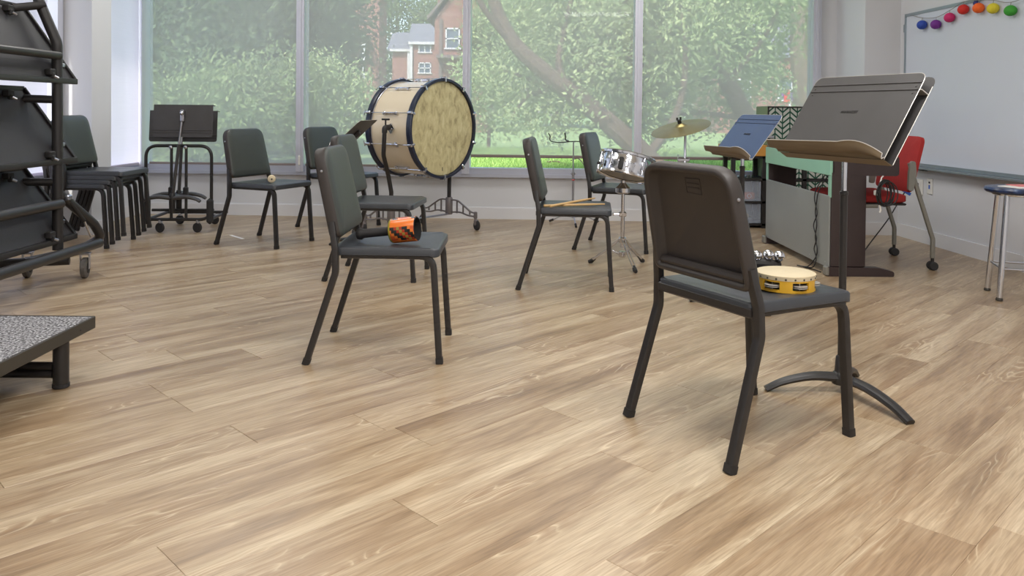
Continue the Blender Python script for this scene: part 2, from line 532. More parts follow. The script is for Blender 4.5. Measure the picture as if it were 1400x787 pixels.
class MB:
    """collects shapes; build() links them as one mesh object"""
    def __init__(self):
        self.v, self.f = [], []
    def add(self, verts, faces):
        o = len(self.v)
        self.v += [tuple(p) for p in verts]
        self.f += [tuple(i + o for i in f) for f in faces]
        return self
    def box(self, c, s, rz=0.0, rot=None, bevel=0.0):
        hx, hy, hz = s[0] / 2, s[1] / 2, s[2] / 2
        R = rot if rot is not None else Matrix.Rotation(rz, 3, 'Z')
        c = Vector(c)
        if bevel <= 0:
            vs = [c + R @ Vector((x, y, z)) for x, y, z in
                  ((-hx, -hy, -hz), (hx, -hy, -hz), (hx, hy, -hz), (-hx, hy, -hz), (-hx, -hy, hz), (hx, -hy, hz), (hx, hy, hz), (-hx, hy, hz))]
            return self.add(vs, [(0, 3, 2, 1), (4, 5, 6, 7), (0, 1, 5, 4), (1, 2, 6, 5), (2, 3, 7, 6), (3, 0, 4, 7)])
        b = min(bevel, hx * 0.9, hy * 0.9, hz * 0.9)
        loops = []
        for z, ins in ((-hz, b), (-hz + b, 0), (hz - b, 0), (hz, b)):
            loops.append([c + R @ Vector((x, y, z)) for x, y in rrect(2 * (hx - ins), 2 * (hy - ins), b, 2)])
        return self.loft(loops)
    def loft(self, loops, cap0=True, cap1=True, closed=True):
        o = len(self.v)
        n = len(loops[0])
        for lp in loops:
            self.v += [tuple(p) for p in lp]
        for k in range(len(loops) - 1):
            a, b = o + k * n, o + (k + 1) * n
            for i in range(n if closed else n - 1):
                j = (i + 1) % n
                self.f.append((a + i, a + j, b + j, b + i))
        if cap0:
            self.f.append(tuple(o + i for i in reversed(range(n))))
        if cap1:
            e = o + (len(loops) - 1) * n
            self.f.append(tuple(e + i for i in range(n)))
        return self
    def sweep(self, path, prof, ref=None, scale=None, cap=True):
        """sweep a 2-D profile along a 3-D path with a steady frame"""
        path = [Vector(p) for p in path]
        loops = []
        up = None
        for i, p in enumerate(path):
            t = (path[min(i + 1, len(path) - 1)] - path[max(i - 1, 0)]).normalized()
            if up is None:
                r = Vector(ref) if ref is not None else (Vector((0, 0, 1)) if abs(t.z) < 0.9 else Vector((1, 0, 0)))
                up = (r - t * r.dot(t)).normalized()
            else:
                up = (up - t * up.dot(t)).normalized()
            side = t.cross(up)
            s = scale[i] if scale else 1.0
            loops.append([p + side * (a * s) + up * (b * s) for a, b in prof])
        return self.loft(loops, cap, cap)
    def tube(self, path, r, n=10, scale=None):
        return self.sweep(path, circle(r, n), scale=scale)
    def cyl(self, p0, p1, r0, r1=None, n=16):
        p0, p1 = Vector(p0), Vector(p1)
        r1 = r0 if r1 is None else r1
        return self.sweep([p0, p1], circle(1.0, n), scale=[r0, r1])
    def lathe(self, prof, origin=(0, 0, 0), axis=(0, 0, 1), n=24, cap=True):
        """revolve (radius, height) pairs about an axis"""
        q = Vector((0, 0, 1)).rotation_difference(Vector(axis).normalized())
        o = Vector(origin)
        loops = []
        for r, h in prof:
            r = max(r, 1e-5)
            loops.append([o + q @ Vector((r * math.cos(2 * PI * k / n), r * math.sin(2 * PI * k / n), h)) for k in range(n)])
        return self.loft(loops, cap, cap)
    def ball(self, c, r, n=12, m=8, s=(1, 1, 1)):
        prof = [(math.sin(PI * k / m), -math.cos(PI * k / m)) for k in range(m + 1)]
        c = Vector(c)
        loops = []
        for pr, ph in prof:
            pr = max(pr, 1e-3)
            loops.append([c + Vector((r * s[0] * pr * math.cos(2 * PI * k / n), r * s[1] * pr * math.sin(2 * PI * k / n), r * s[2] * ph)) for k in range(n)])
        return self.loft(loops)
    def prism(self, poly, fn, d0, d1):
        """extrude a 2-D polygon; fn(u, v, d) -> point"""
        return self.loft([[fn(u, v, d0) for u, v in poly], [fn(u, v, d1) for u, v in poly]])
    def quad(self, a, b, c, d):
        return self.add([a, b, c, d], [(0, 1, 2, 3)])
    def ring(self, c, R, r, axis=(0, 0, 1), n=28, m=8):
        q = Vector((0, 0, 1)).rotation_difference(Vector(axis).normalized())
        c = Vector(c)
        o = len(self.v)
        for i in range(n):
            a = 2 * PI * i / n
            for j in range(m):
                b = 2 * PI * j / m
                self.v.append(tuple(c + q @ Vector(((R + r * math.cos(b)) * math.cos(a), (R + r * math.cos(b)) * math.sin(a), r * math.sin(b)))))
        for i in range(n):
            for j in range(m):
                a, b = i * m + j, ((i + 1) % n) * m + j
                a2, b2 = i * m + (j + 1) % m, ((i + 1) % n) * m + (j + 1) % m
                self.f.append((o + a, o + b, o + b2, o + a2))
        return self
    def build(self, name, material, parent=None, smooth=True, angle=35, loc=None):
        me = bpy.data.meshes.new(name)
        me.from_pydata(self.v, [], self.f)
        me.validate()
        me.update()
        if smooth:
            me.polygons.foreach_set('use_smooth', [True] * len(me.polygons))
            me.set_sharp_from_angle(angle=math.radians(angle))
        me.materials.append(MATS[material])
        o = bpy.data.objects.new(name, me)
        COL.objects.link(o)
        if parent is not None:
            o.parent = parent
        if loc is not None:
            o.location = loc
        return o

def tag(o, label=None, cat=None, group=None, kind=None):
    if label: o['label'] = label
    if cat: o['category'] = cat
    if group: o['group'] = group
    if kind: o['kind'] = kind
    return o

def thing(name, label, cat, loc=(0, 0, 0), rz=0.0, group=None):
    o = bpy.data.objects.new(name, None)
    o.empty_display_size = 0.1
    COL.objects.link(o)
    o.location = loc
    o.rotation_euler = (0, 0, rz)
    return tag(o, label, cat, group)

def struct(name, mb, material, parent=None, smooth=False):
    o = mb.build(name, material, parent, smooth)
    if parent is None:
        o['kind'] = 'structure'
    return o

def copy_tree(o, parent=None):
    c = o.copy()
    COL.objects.link(c)
    c.parent = parent
    for ch in list(o.children):
        copy_tree(ch, c)
    return c
#@@SETTING
# ------------------------------------------------------------------ floor of separate planks
def wall_y(x):            # inner face of the window wall
    return 7.12 - 0.042 * x
def right_x(y):           # inner face of the whiteboard wall
    return 3.07 + (6.394 - y) * 0.0556
def left_x(y):            # inner face of the left wall
    return -3.335 - (7.26 - y) * 0.045
FLOOR = [(left_x(-1.6), -1.6), (right_x(-1.6), -1.6), (right_x(7.0), 6.99), (-3.335, 7.26)]

base = MB()
base.add([(x, y, -0.012) for x, y in FLOOR] + [(x, y, -0.12) for x, y in FLOOR],
         [(0, 1, 2, 3), (7, 6, 5, 4), (0, 4, 5, 1), (1, 5, 6, 2), (2, 6, 7, 3), (3, 7, 4, 0)])
mat('screed', (96, 78, 60), 0.9)
floor = struct('floor', base, 'screed')

def clip(poly, clipper):
    out = poly
    for i in range(len(clipper)):
        a, b = clipper[i], clipper[(i + 1) % len(clipper)]
        side = lambda p: (b[0] - a[0]) * (p[1] - a[1]) - (b[1] - a[1]) * (p[0] - a[0])
        new = []
        for k in range(len(out)):
            p, q = out[k], out[(k + 1) % len(out)]
            sp, sq = side(p), side(q)
            if sp >= 0: new.append(p)
            if (sp >= 0) != (sq >= 0):
                t = sp / (sp - sq)
                new.append((p[0] + (q[0] - p[0]) * t, p[1] + (q[1] - p[1]) * t))
        out = new
        if not out: return []
    return out

TH = -0.791632                       # across-plank direction
PW, PL = 0.178, 1.22
E_ = Vector((math.cos(TH), math.sin(TH)))
N_ = Vector((-E_.y, E_.x))
KNOWN = {-10: 0.68, -9: 1.18, -4: 1.99, -18: 1.26, -16: 1.06, -21: 1.69, -14: 1.73, -5: 2.48, -7: 2.11, -12: 0.2, -8: 0.55, -6: 1.35, -3: 0.9, -13: 1.1, -11: 1.45}
def plank_mesh(poly, name):
    mb = MB()
    n = len(poly)
    cx, cy = sum(p[0] for p in poly) / n, sum(p[1] for p in poly) / n
    def ins(p, d):
        v = Vector((cx - p[0], cy - p[1]))
        return (p[0] + math.copysign(min(d, abs(v.x)), v.x), p[1] + math.copysign(min(d, abs(v.y)), v.y))
    loops = [[(x, y, -0.012) for x, y in poly], [(x, y, -0.0007) for x, y in poly], [ins(p, 0.0006) + (0.0,) for p in poly]]
    mb.loft(loops, cap0=False)
    me = bpy.data.meshes.new(name)
    me.from_pydata(mb.v, [], mb.f)
    me.update()
    me.materials.append(MATS['oak_plank'])
    return me
g = 0.0004
full = [(-PL / 2 + g * 1.4, -PW / 2 + g * 0.4), (PL / 2 - g * 1.4, -PW / 2 + g * 0.4), (PL / 2 - g * 1.4, PW / 2 - g * 0.4), (-PL / 2 + g * 1.4, PW / 2 - g * 0.4)]
full_me = plank_mesh(full, 'plank')
rest = MB()
al = math.atan2(N_.y, N_.x)
pieces = []
rr_ = random.Random(5)
for row in range(-46, 24):
    ph = KNOWN.get(row, rr_.uniform(0, PL))
    for k in range(-8, 9):
        s0 = ph + k * PL
        c = E_ * ((row + 0.5) * PW) + N_ * (s0 + PL / 2)
        loc = lambda p: (c.x + N_.x * p[0] - E_.x * p[1], c.y + N_.y * p[0] - E_.y * p[1])
        w_ = [loc(p) for p in full]
        cl = clip(w_, FLOOR)
        if len(cl) < 3: continue
        area = abs(sum(cl[i][0] * cl[(i + 1) % len(cl)][1] - cl[(i + 1) % len(cl)][0] * cl[i][1] for i in range(len(cl)))) / 2
        if area < 0.0008: continue
        pieces.append((c.copy(), cl, area))
def in_view(c):
    return c.y > 1.3 and abs(c.x) < 0.66 * c.y + 0.7
vis = [p for p in pieces if in_view(p[0])]
vis.sort(key=lambda p: p[0].length)
shown = set(id(p) for p in vis[:298])
for p in pieces:
    c, cl, area = p
    if id(p) in shown:
        if area > PW * PL * 0.985:
            me = full_me
        else:
            lp = []
            for x, y in cl:
                d = Vector((x, y)) - c
                lp.append((d.dot(N_), -d.dot(E_)))
            me = plank_mesh(lp, 'plank')
        o = bpy.data.objects.new('plank', me)
        COL.objects.link(o)
        o.parent = floor
        o.location = (c.x, c.y, 0)
        o.rotation_euler = (0, 0, al)
    else:
        n = len(cl)
        rest.loft([[(x, y, -0.012) for x, y in cl], [(x, y, 0) for x, y in cl]], cap0=False)
if rest.v:
    # grain runs along the local x axis: store the mesh in plank-aligned coordinates
    R = Matrix.Rotation(-al, 3, 'Z')
    rest.v = [tuple(R @ Vector(q)) for q in rest.v]
    o = rest.build('outlying_planks', 'oak_plank', floor, smooth=False)
    o.rotation_euler = (0, 0, al)
    o['kind'] = 'stuff'

# ------------------------------------------------------------------ walls
SILL_Z, HEAD_Z = 0.37, 2.45
WN = Vector((-0.042, -1.0, 0)).normalized()          # into the room
def W(x, d=0.0, z=0.0):                               # point on the window wall, d metres into the room
    return (x + WN.x * d, wall_y(x) + WN.y * d, z)
def slab(mb, x0, x1, d0, d1, z0, z1):
    mb.loft([[W(x0, d0, z), W(x1, d0, z), W(x1, d1, z), W(x0, d1, z)] for z in (z0, z1)])
    return mb
wb = MB()
slab(wb, -3.49, 2.66, 0.0, -0.14, -0.1, SILL_Z)
slab(wb, -3.49, 2.66, 0.0, -0.14, HEAD_Z, CEIL_Z)
slab(wb, 2.66, 2.83, 0.0, -0.14, -0.1, CEIL_Z)
struct('wall_back', wb, 'wall_paint')

wr = MB()
poly = [(2.83, 7.14), (2.81, 7.0), (2.788, 6.39), (3.07, 6.39), (right_x(-1.6), -1.6), (right_x(-1.6) + 0.15, -1.6), (3.25, 7.14)]
wr.loft([[(x, y, z) for x, y in poly[::1]] for z in (-0.1, CEIL_Z)])
struct('wall_right', wr, 'wall_paint')

def L(y, d=0.0, z=0.0):
    return (left_x(y) + d, y, z)
def lslab(mb, y0, y1, d0, d1, z0, z1):
    mb.loft([[L(y0, d0, z), L(y1, d0, z), L(y1, d1, z), L(y0, d1, z)] for z in (z0, z1)])
    return mb
wlm = MB()
lslab(wlm, -1.6, 7.25, 0.0, -0.14, -0.1, SILL_Z + 0.03)
lslab(wlm, -1.6, 7.25, 0.0, -0.14, HEAD_Z, CEIL_Z)
lslab(wlm, -1.6, 3.3, 0.0, -0.14, SILL_Z + 0.03, HEAD_Z)
wall_left = struct('wall_left', wlm, 'wall_paint')
pl = MB()
pp = [(-3.55, 6.02), (-3.13, 6.0), (-3.085, 6.2), (-3.55, 6.22)]
pl.loft([[(x, y, z) for x, y in pp] for z in (0.0, CEIL_Z)])
struct('pilaster', pl, 'wall_paint', wall_left)

wf = MB().box((-0.1, -1.68, 1.3), (7.6, 0.15, 2.9))
struct('wall_front', wf, 'wall_paint')

# ceiling of lay-in tiles
cb = MB().box((-0.15, 2.8, CEIL_Z + 0.08), (7.6, 9.3, 0.1))
struct('ceiling', cb, 'ceiling_tile')

# baseboards
bb = MB()
slab(bb, -3.33, 2.8, 0.0, 0.014, 0.0, 0.098)
slab(bb, -3.33, 2.8, 0.0, 0.009, 0.098, 0.104)
struct('baseboard_back', bb, 'base_paint')
bb = MB()
def strip(mb, a, b, t, h):
    a, b = Vector(a), Vector(b)
    n = Vector((-(b - a).y, (b - a).x)).normalized() * t
    mb.loft([[(a.x, a.y, z), (b.x, b.y, z), (b.x + n.x, b.y + n.y, z), (a.x + n.x, a.y + n.y, z)] for z in (0.0, h)])
strip(bb, (right_x(-1.6), -1.6), (3.07, 6.39), 0.014, 0.1)
strip(bb, (3.07, 6.39), (2.788, 6.39), 0.014, 0.1)
strip(bb, (2.788, 6.39), (2.81, 7.0), 0.014, 0.1)
struct('baseboard_right', bb, 'base_paint')
bb = MB()
strip(bb, (left_x(7.25), 7.25), (left_x(6.2), 6.2), 0.014, 0.1)
strip(bb, (-3.085, 6.2), (-3.13, 6.0), 0.014, 0.1)
strip(bb, (-3.13, 6.0), (left_x(6.0), 6.02), 0.014, 0.1)
strip(bb, (left_x(6.0), 6.0), (left_x(-1.6), -1.6), 0.014, 0.1)
struct('baseboard_left', bb, 'base_paint')

# ------------------------------------------------------------------ windows in the window wall
MULL = [-3.33, -1.881, -0.404, 1.10, 2.625]
for k in range(4):
    x0, x1 = MULL[k], MULL[k + 1]
    fr = MB()
    slab(fr, x0, x1, 0.025, -0.09, SILL_Z + 0.03, SILL_Z + 0.08)      # bottom rail
    slab(fr, x0, x1, 0.045, -0.09, SILL_Z, SILL_Z + 0.03)             # inner sill
    slab(fr, x0, x1, 0.025, -0.09, HEAD_Z - 0.06, HEAD_Z)
    w = struct('window_%d' % (k + 1), fr, 'alu_sill')
    ml = MB()
    hw = 0.034 if 0 < k else 0.045
    slab(ml, x0 - hw + (0.03 if k == 0 else 0), x0 + hw, 0.055, -0.10, SILL_Z + 0.03, HEAD_Z)
    slab(ml, x0 - 0.012, x0 + 0.012, 0.066, 0.05, SILL_Z + 0.03, HEAD_Z)
    ml.build('mullion', 'alu_frame', w, smooth=False)
    if k == 3:
        ml = MB()
        slab(ml, x1 - 0.03, x1 + 0.036, 0.055, -0.10, SILL_Z + 0.03, HEAD_Z)
        slab(ml, x1 - 0.008, x1 + 0.012, 0.068, 0.05, SILL_Z + 0.03, HEAD_Z)
        ml.build('mullion', 'alu_frame', w, smooth=False)
    gp = MB().quad(W(x0 + 0.03, -0.045, SILL_Z + 0.08), W(x1 - 0.03, -0.045, SILL_Z + 0.08), W(x1 - 0.03, -0.045, HEAD_Z - 0.06), W(x0 + 0.03, -0.045, HEAD_Z - 0.06))
    gp.build('glass_pane', 'window_glass', w, smooth=False)
# windows in the left wall
for k, (y0, y1) in enumerate(((6.21, 7.22), (3.3, 6.0))):
    fr = MB()
    lslab(fr, y0, y1, 0.045, -0.09, SILL_Z + 0.03, SILL_Z + 0.06)
    lslab(fr, y0, y1, 0.025, -0.09, SILL_Z + 0.06, SILL_Z + 0.10)
    lslab(fr, y0, y1, 0.025, -0.09, HEAD_Z - 0.06, HEAD_Z)
    w = struct('window_%d' % (k + 5), fr, 'alu_sill')
    for ym in ((7.19,) if k == 0 else (3.33, 4.65, 5.965)):
        ml = MB()
        lslab(ml, ym - 0.033, ym + 0.033, 0.05, -0.10, SILL_Z + 0.06, HEAD_Z)
        ml.build('mullion', 'alu_frame', w, smooth=False)
    gp = MB().quad(L(y0, -0.045, SILL_Z + 0.1), L(y1, -0.045, SILL_Z + 0.1), L(y1, -0.045, HEAD_Z - 0.06), L(y0, -0.045, HEAD_Z - 0.06))
    gp.build('glass_pane', 'window_glass', w, smooth=False)

# roller shades
def back_shade(x0, x1, zb, label):
    t = thing('roller_shade', label, 'shade', W((x0 + x1) / 2, 0.0, zb), 0, 'mesh shades on the window wall')
    o = Vector(t.location)
    def P(x, d, z): return Vector(W(x, d, z)) - o
    f = MB()
    n = 14
    pts = [(x0 + (x1 - x0) * i / n) for i in range(n + 1)]
    lo = [P(x, 0.012, zb + 0.02) for x in pts]
    hi = [P(x, 0.012, HEAD_Z - 0.04) for x in pts]
    f.loft([lo, hi], False, False, closed=False)
    f.build('shade_cloth', 'screen_cloth', t)
    b = MB().sweep([P(x0, 0.012, zb + 0.012), P(x1, 0.012, zb + 0.012)], rrect(0.014, 0.026, 0.006))
    b.build('hem_bar', 'bar_taupe', t)
    r = MB().cyl(P(x0, 0.012, HEAD_Z - 0.04), P(x1, 0.012, HEAD_Z - 0.04), 0.028)
    r.build('shade_roll', 'screen_cloth_dense', t)
    return t
back_shade(-3.255, -1.925, 0.445, 'grey mesh roller shade lowered on the window behind the music stand cart')
back_shade(-1.84, -0.445, 0.445, 'grey mesh roller shade lowered on the window behind the bass drum')
back_shade(-0.362, 1.058, 0.545, 'mesh roller shade with grass showing below its hem, behind the snare drum')
back_shade(1.142, 2.585, 0.545, 'mesh roller shade on the window behind the cymbal')
for x in (-1.925,):
    cg = thing('shade_chain_guide', 'small white chain guide on the mullion beside the bass drum window', 'chain guide', W(x + 0.045, 0.06, 0.47))
    MB().box((0, 0, 0.03), (0.02, 0.02, 0.085), bevel=0.004).build('guide_box', 'plate_white', cg)
    MB().cyl((0, 0, 0.07), (0, 0, 1.9), 0.0022, n=6).build('chain', 'plate_white', cg)
def left_shade(y0, y1, zb, label):
    t = thing('roller_shade', label, 'shade', L((y0 + y1) / 2, 0.0, zb), 0, 'pale shades on the left wall')
    o = Vector(t.location)
    def P(y, d, z): return Vector(L(y, d, z)) - o
    f = MB()
    f.loft([[P(y0 + (y1 - y0) * i / 10, 0.03, z) for i in range(11)] for z in (zb + 0.02, HEAD_Z - 0.04)], False, False, closed=False)
    f.build('shade_cloth', 'screen_cloth_dense', t)
    MB().sweep([P(y0, 0.03, zb + 0.012), P(y1, 0.03, zb + 0.012)], rrect(0.014, 0.022, 0.005)).build('hem_bar', 'screen_cloth_dense', t)
    MB().cyl(P(y0, 0.03, HEAD_Z - 0.04), P(y1, 0.03, HEAD_Z - 0.04), 0.028).build('shade_roll', 'screen_cloth_dense', t)
left_shade(6.24, 7.14, 0.445, 'pale opaque roller shade between the pilaster and the window corner')
left_shade(4.70, 5.84, 0.46, 'pale roller shade behind the folded riser, beside the pilaster')
left_shade(3.38, 4.60, 0.46, 'pale roller shade on the left wall away from the pilaster')

# ceiling fixtures: recessed troffers that light the room
for i, (x, y, watts) in enumerate(LIGHT_SPOTS):
    t = thing('ceiling_light', 'white recessed ceiling light panel', 'ceiling light', (x, y, CEIL_Z + 0.03), 0, 'ceiling light panels')
    fm = MB()
    for sx, sy, dx, dy in ((1.24, 0.03, 0, 0.305), (1.24, 0.03, 0, -0.305), (0.03, 0.58, 0.605, 0), (0.03, 0.58, -0.605, 0)):
        fm.box((dx, dy, -0.012), (sx, sy, 0.03))
    fm.build('frame', 'lamp_white', t, smooth=False)
    ld = bpy.data.lights.new('ceiling_lamp', 'AREA')
    ld.shape = 'RECTANGLE'
    ld.size, ld.size_y = 1.18, 0.58
    ld.energy = watts
    ld.color = (1.0, 0.982, 0.96)
    lo = bpy.data.objects.new('ceiling_lamp', ld)
    COL.objects.link(lo)
    lo.parent = t
    lo.location = (0, 0, -0.035)

# ------------------------------------------------------------------ outdoors
GZ = -0.25
gd = MB().quad((-160, 7.4, GZ), (160, 7.4, GZ), (160, 220, GZ), (-160, 220, GZ))
struct('lawn_ground', gd, 'lawn')
rd = MB().box((-26, 43, GZ + 0.01), (38, 5.0, 0.03))
struct('road', rd, 'asphalt')
kb = MB().box((-26, 40.4, GZ + 0.09), (38, 0.22, 0.2)).box((-26, 45.7, GZ + 0.09), (38, 0.22, 0.2))
struct('kerb', kb, 'kerb_pale')

def blades(n, x0, x1, y0, y1, h):
    x = RNG.uniform(x0, x1, n); y = RNG.uniform(y0, y1, n)
    a = RNG.uniform(0, 2 * PI, n); hh = RNG.uniform(0.5, 1.3, n) * h
    lean = RNG.normal(0, 0.5, (n, 2)) * hh[:, None]
    w = 0.012
    v = np.empty((n, 3, 3))
    v[:, 0] = np.stack([x - w * np.cos(a), y - w * np.sin(a), np.full(n, GZ)], 1)
    v[:, 1] = np.stack([x + w * np.cos(a), y + w * np.sin(a), np.full(n, GZ)], 1)
    v[:, 2] = np.stack([x + lean[:, 0], y + lean[:, 1], GZ + hh], 1)
    return v.reshape(-1, 3)
def soup(name, v, k, material, parent=None):
    """mesh of n separate k-gons from a flat vertex array"""
    me = bpy.data.meshes.new(name)
    n = len(v) // k
    me.vertices.add(len(v)); me.vertices.foreach_set('co', v.astype(np.float32).ravel())
    me.loops.add(n * k); me.loops.foreach_set('vertex_index', np.arange(n * k, dtype=np.int32))
    me.polygons.add(n)
    me.polygons.foreach_set('loop_start', np.arange(0, n * k, k, dtype=np.int32))
    me.polygons.foreach_set('loop_total', np.full(n, k, dtype=np.int32))
    me.update(calc_edges=True)
    me.materials.append(MATS[material])
    o = bpy.data.objects.new(name, me)
    COL.objects.link(o)
    if parent is not None: o.parent = parent
    return o
gr = soup('grass', blades(42000, -2.5, 5.5, 12.5, 24.0, 0.16), 3, 'grass_blade')
tag(gr, 'sunlit green grass growing outside the window', 'grass', kind='stuff')

def leaf_quads(centres, n_each, spread, size, droop=0.3):
    nc = len(centres)
    c = np.repeat(centres, n_each, axis=0) + RNG.normal(0, 1, (nc * n_each, 3)) * spread
    n = len(c)
    d = RNG.normal(0, 1, (n, 3)); d[:, 2] -= droop
    d /= np.linalg.norm(d, axis=1)[:, None]
    s = np.cross(d, RNG.normal(0, 1, (n, 3)))
    s /= np.linalg.norm(s, axis=1)[:, None] + 1e-9
    ln = size * RNG.uniform(0.6, 1.3, n)[:, None]
    wd = ln * 0.22
    v = np.empty((n, 4, 3))
    v[:, 0] = c - d * ln * 0.5
    v[:, 1] = c + s * wd
    v[:, 2] = c + d * ln * 0.5
    v[:, 3] = c - s * wd
    return v.reshape(-1, 3)

def tree(name, label, loc, limbs, crowns, leafm, leaf, barkm='bark', group='trees outside the windows', twigs=10):
    """limbs: polylines (points relative to loc, start radius, end radius); crowns: (centre, radii, clusters, leaves, spread)"""
    t = thing(name, label, 'tree', loc, 0, group)
    mb = MB()
    for pts, r0, r1 in limbs:
        sp = spline(pts, 6)
        m = len(sp)
        mb.tube(sp, 1.0, 9, scale=[r0 + (r1 - r0) * i / (m - 1) for i in range(m)])
    vs = []
    for c, rad, ncl, nl, spread in crowns:
        q = RNG.normal(0, 1, (ncl, 3))
        q /= np.linalg.norm(q, axis=1)[:, None]
        q *= RNG.uniform(0.25, 1.0, ncl)[:, None] ** 0.6
        cen = np.array(c) + q * np.array(rad)
        cen = cen[cen[:, 2] > 0.15]
        vs.append(leaf_quads(cen, nl, spread, leaf))
        for k in range(min(twigs, len(cen))):
            a = Vector(c) * 0.75 + Vector(cen[k]) * 0.25
            b = Vector(cen[k])
            mb.tube([a, (a + b) / 2 + Vector((0, 0, 0.15)), b], 1.0, 5, scale=[0.035 + 0.006 * max(rad), 0.025, 0.012])
    mb.build('trunk', barkm, t)
    fo = soup('foliage', np.concatenate(vs), 4, leafm, t)
    fo['kind'] = 'stuff'
    return t

def X_at(px, y):
    return (px - 700) / 1101.8 * y

# the leaning tree behind the two right-hand windows
tree('leaning_tree', 'light green tree with a thick trunk leaning over the grass behind the snare drum window', (2.6, 13.0, GZ),
     [([(0, 0, 0), (-0.5, 0, 0.55), (-1.3, 0, 1.25), (-2.1, -0.1, 1.85), (-2.65, -0.1, 2.4), (-3.0, 0, 3.3), (-3.1, 0.1, 4.6)], 0.2, 0.07),
      ([(-1.75, 0, 1.6), (-1.85, 0.1, 2.0), (-1.75, 0.2, 2.6), (-1.5, 0.2, 3.6)], 0.07, 0.03),
      ([(-2.6, -0.1, 2.3), (-2.9, -0.2, 2.6), (-3.2, -0.3, 3.1), (-3.4, -0.2, 4.0)], 0.06, 0.03),
      ([(-0.4, 0, 0.5), (0.1, 0.2, 1.2), (0.25, 0.3, 2.2), (0.1, 0.4, 3.6)], 0.08, 0.03)],
     [((-0.55, 0.8, 3.4), (3.0, 1.6, 1.7), 170, 120, 0.2), ((-1.85, 0.9, 1.7), (1.7, 1.2, 1.0), 70, 110, 0.18), ((-0.2, 1.2, 1.9), (1.4, 1.2, 1.2), 60, 110, 0.2)],
     'leaf_light', 0.105)
tree('slanted_tree', 'light green tree with a dark slanting limb behind the cymbal window', (5.0, 15.0, GZ),
     [([(0, 0, 0), (-0.5, 0, 0.9), (-1.0, 0, 1.8), (-1.5, -0.1, 2.9), (-1.95, -0.2, 3.5), (-2.6, -0.2, 4.2)], 0.2, 0.1),
      ([(-0.6, 0, 1.1), (-1.6, 0.2, 1.2), (-2.4, 0.3, 1.0), (-3.1, 0.3, 1.4)], 0.05, 0.02),
      ([(-1.0, 0, 1.8), (-0.3, 0.2, 2.6), (0.2, 0.2, 3.6)], 0.06, 0.03),
      ([(-1.3, 0, 2.4), (-2.2, 0.3, 2.3), (-2.9, 0.3, 2.0)], 0.04, 0.02)],
     [((-1.2, 1.0, 3.9), (3.0, 1.7, 1.7), 150, 120, 0.24), ((-1.6, 1.2, 1.8), (2.2, 1.3, 1.1), 80, 110, 0.2)],
     'leaf_light', 0.11)
tree('upright_tree', 'mid green tree with an upright mossy trunk near the edge of the cymbal window', (X_at(1096, 20), 20, GZ),
     [([(0, 0, 0), (0.05, 0, 1.5), (-0.1, 0, 3.2), (0.05, 0, 6)], 0.3, 0.18)],
     [((0.3, 1.2, 4.6), (2.6, 1.8, 1.9), 110, 100, 0.28), ((-1.2, 1.4, 2.6), (1.6, 1.2, 0.9), 40, 100, 0.25)], 'leaf_mid', 0.14, 'bark_light')
# the dense trees behind the two left-hand windows
specs = [(240, 20, 7.5, 4.0, 'leaf_deep', 'dense dark green tree seen above the music stand cart'),
         (335, 24, 8.5, 4.2, 'leaf_deep', 'tall dark green tree behind the window above the chair with the mallet'),
         (400, 22, 8.0, 2.1, 'leaf_deep', 'dark green tree behind the mullion left of the bass drum'),
         (150, 26, 9.0, 5.0, 'leaf_deep', 'dark green tree seen at the clear glass strip in the corner')]
for px, y, h, r, lm, lab in specs:
    tree('dense_tree', lab, (X_at(px, y), y, GZ), [([(0, 0, 0), (0.1, 0, h * 0.3), (-0.1, 0, h * 0.6), (0, 0, h * 0.85)], 0.26, 0.08)],
         [((0, 0, h * 0.62), (r, r * 0.7, h * 0.36), 240, 110, 0.38), ((0, -0.5, h * 0.3), (r * 0.9, r * 0.6, h * 0.2), 100, 110, 0.35)], lm, 0.17)
shr = [(255, 15.5, 1.7, 1.6, 'leaf_mid', 'round green shrub below the window behind the music stand cart'),
       (350, 17, 2.4, 1.7, 'leaf_mid', 'leafy green shrub beyond the chair that holds the mallet'),
       (440, 18, 2.3, 1.2, 'leaf_light', 'pale green shrub beyond the window left of the bass drum'),
       (668, 24, 4.8, 0.7, 'leaf_light', 'slender pale green tree in front of the brick house wall')]
for px, y, h, r, lm, lab in shr:
    tree('shrub', lab, (X_at(px, y), y, GZ), [([(0, 0, 0), (0.05, 0, h * 0.4), (0, 0, h * 0.8)], 0.06, 0.02)],
         [((0, 0, h * 0.55), (r, r * 0.7, h * 0.45), 110, 90, 0.22)], lm, 0.12, twigs=4)
# tall trees far behind the houses and the road
far = [(120, 70, 15), (200, 66, 17), (290, 64, 15), (380, 68, 16), (470, 82, 18), (540, 92, 19), (618, 90, 17), (722, 66, 13), (760, 62, 13), (840, 58, 13),
       (925, 64, 13), (1000, 58, 12), (1080, 60, 14), (1170, 55, 12), (30, 60, 15), (-80, 55, 14)]
lights = {7, 8, 9, 10, 11, 12}
for i, (px, y, h) in enumerate(far):
    lab = 'tall distant tree in the green belt beyond the road'
    tree('far_tree', lab, (X_at(px, y), y, GZ), [([(0, 0, 0), (0.2, 0, h * 0.4), (0, 0, h * 0.8)], 0.35, 0.1)],
         [((0, 0, h * 0.55), (5.2, 3.0, h * 0.46), 170, 90, 0.75)], 'leaf_light' if i in lights else 'leaf_mid', 0.42, group='distant trees beyond the road', twigs=4)

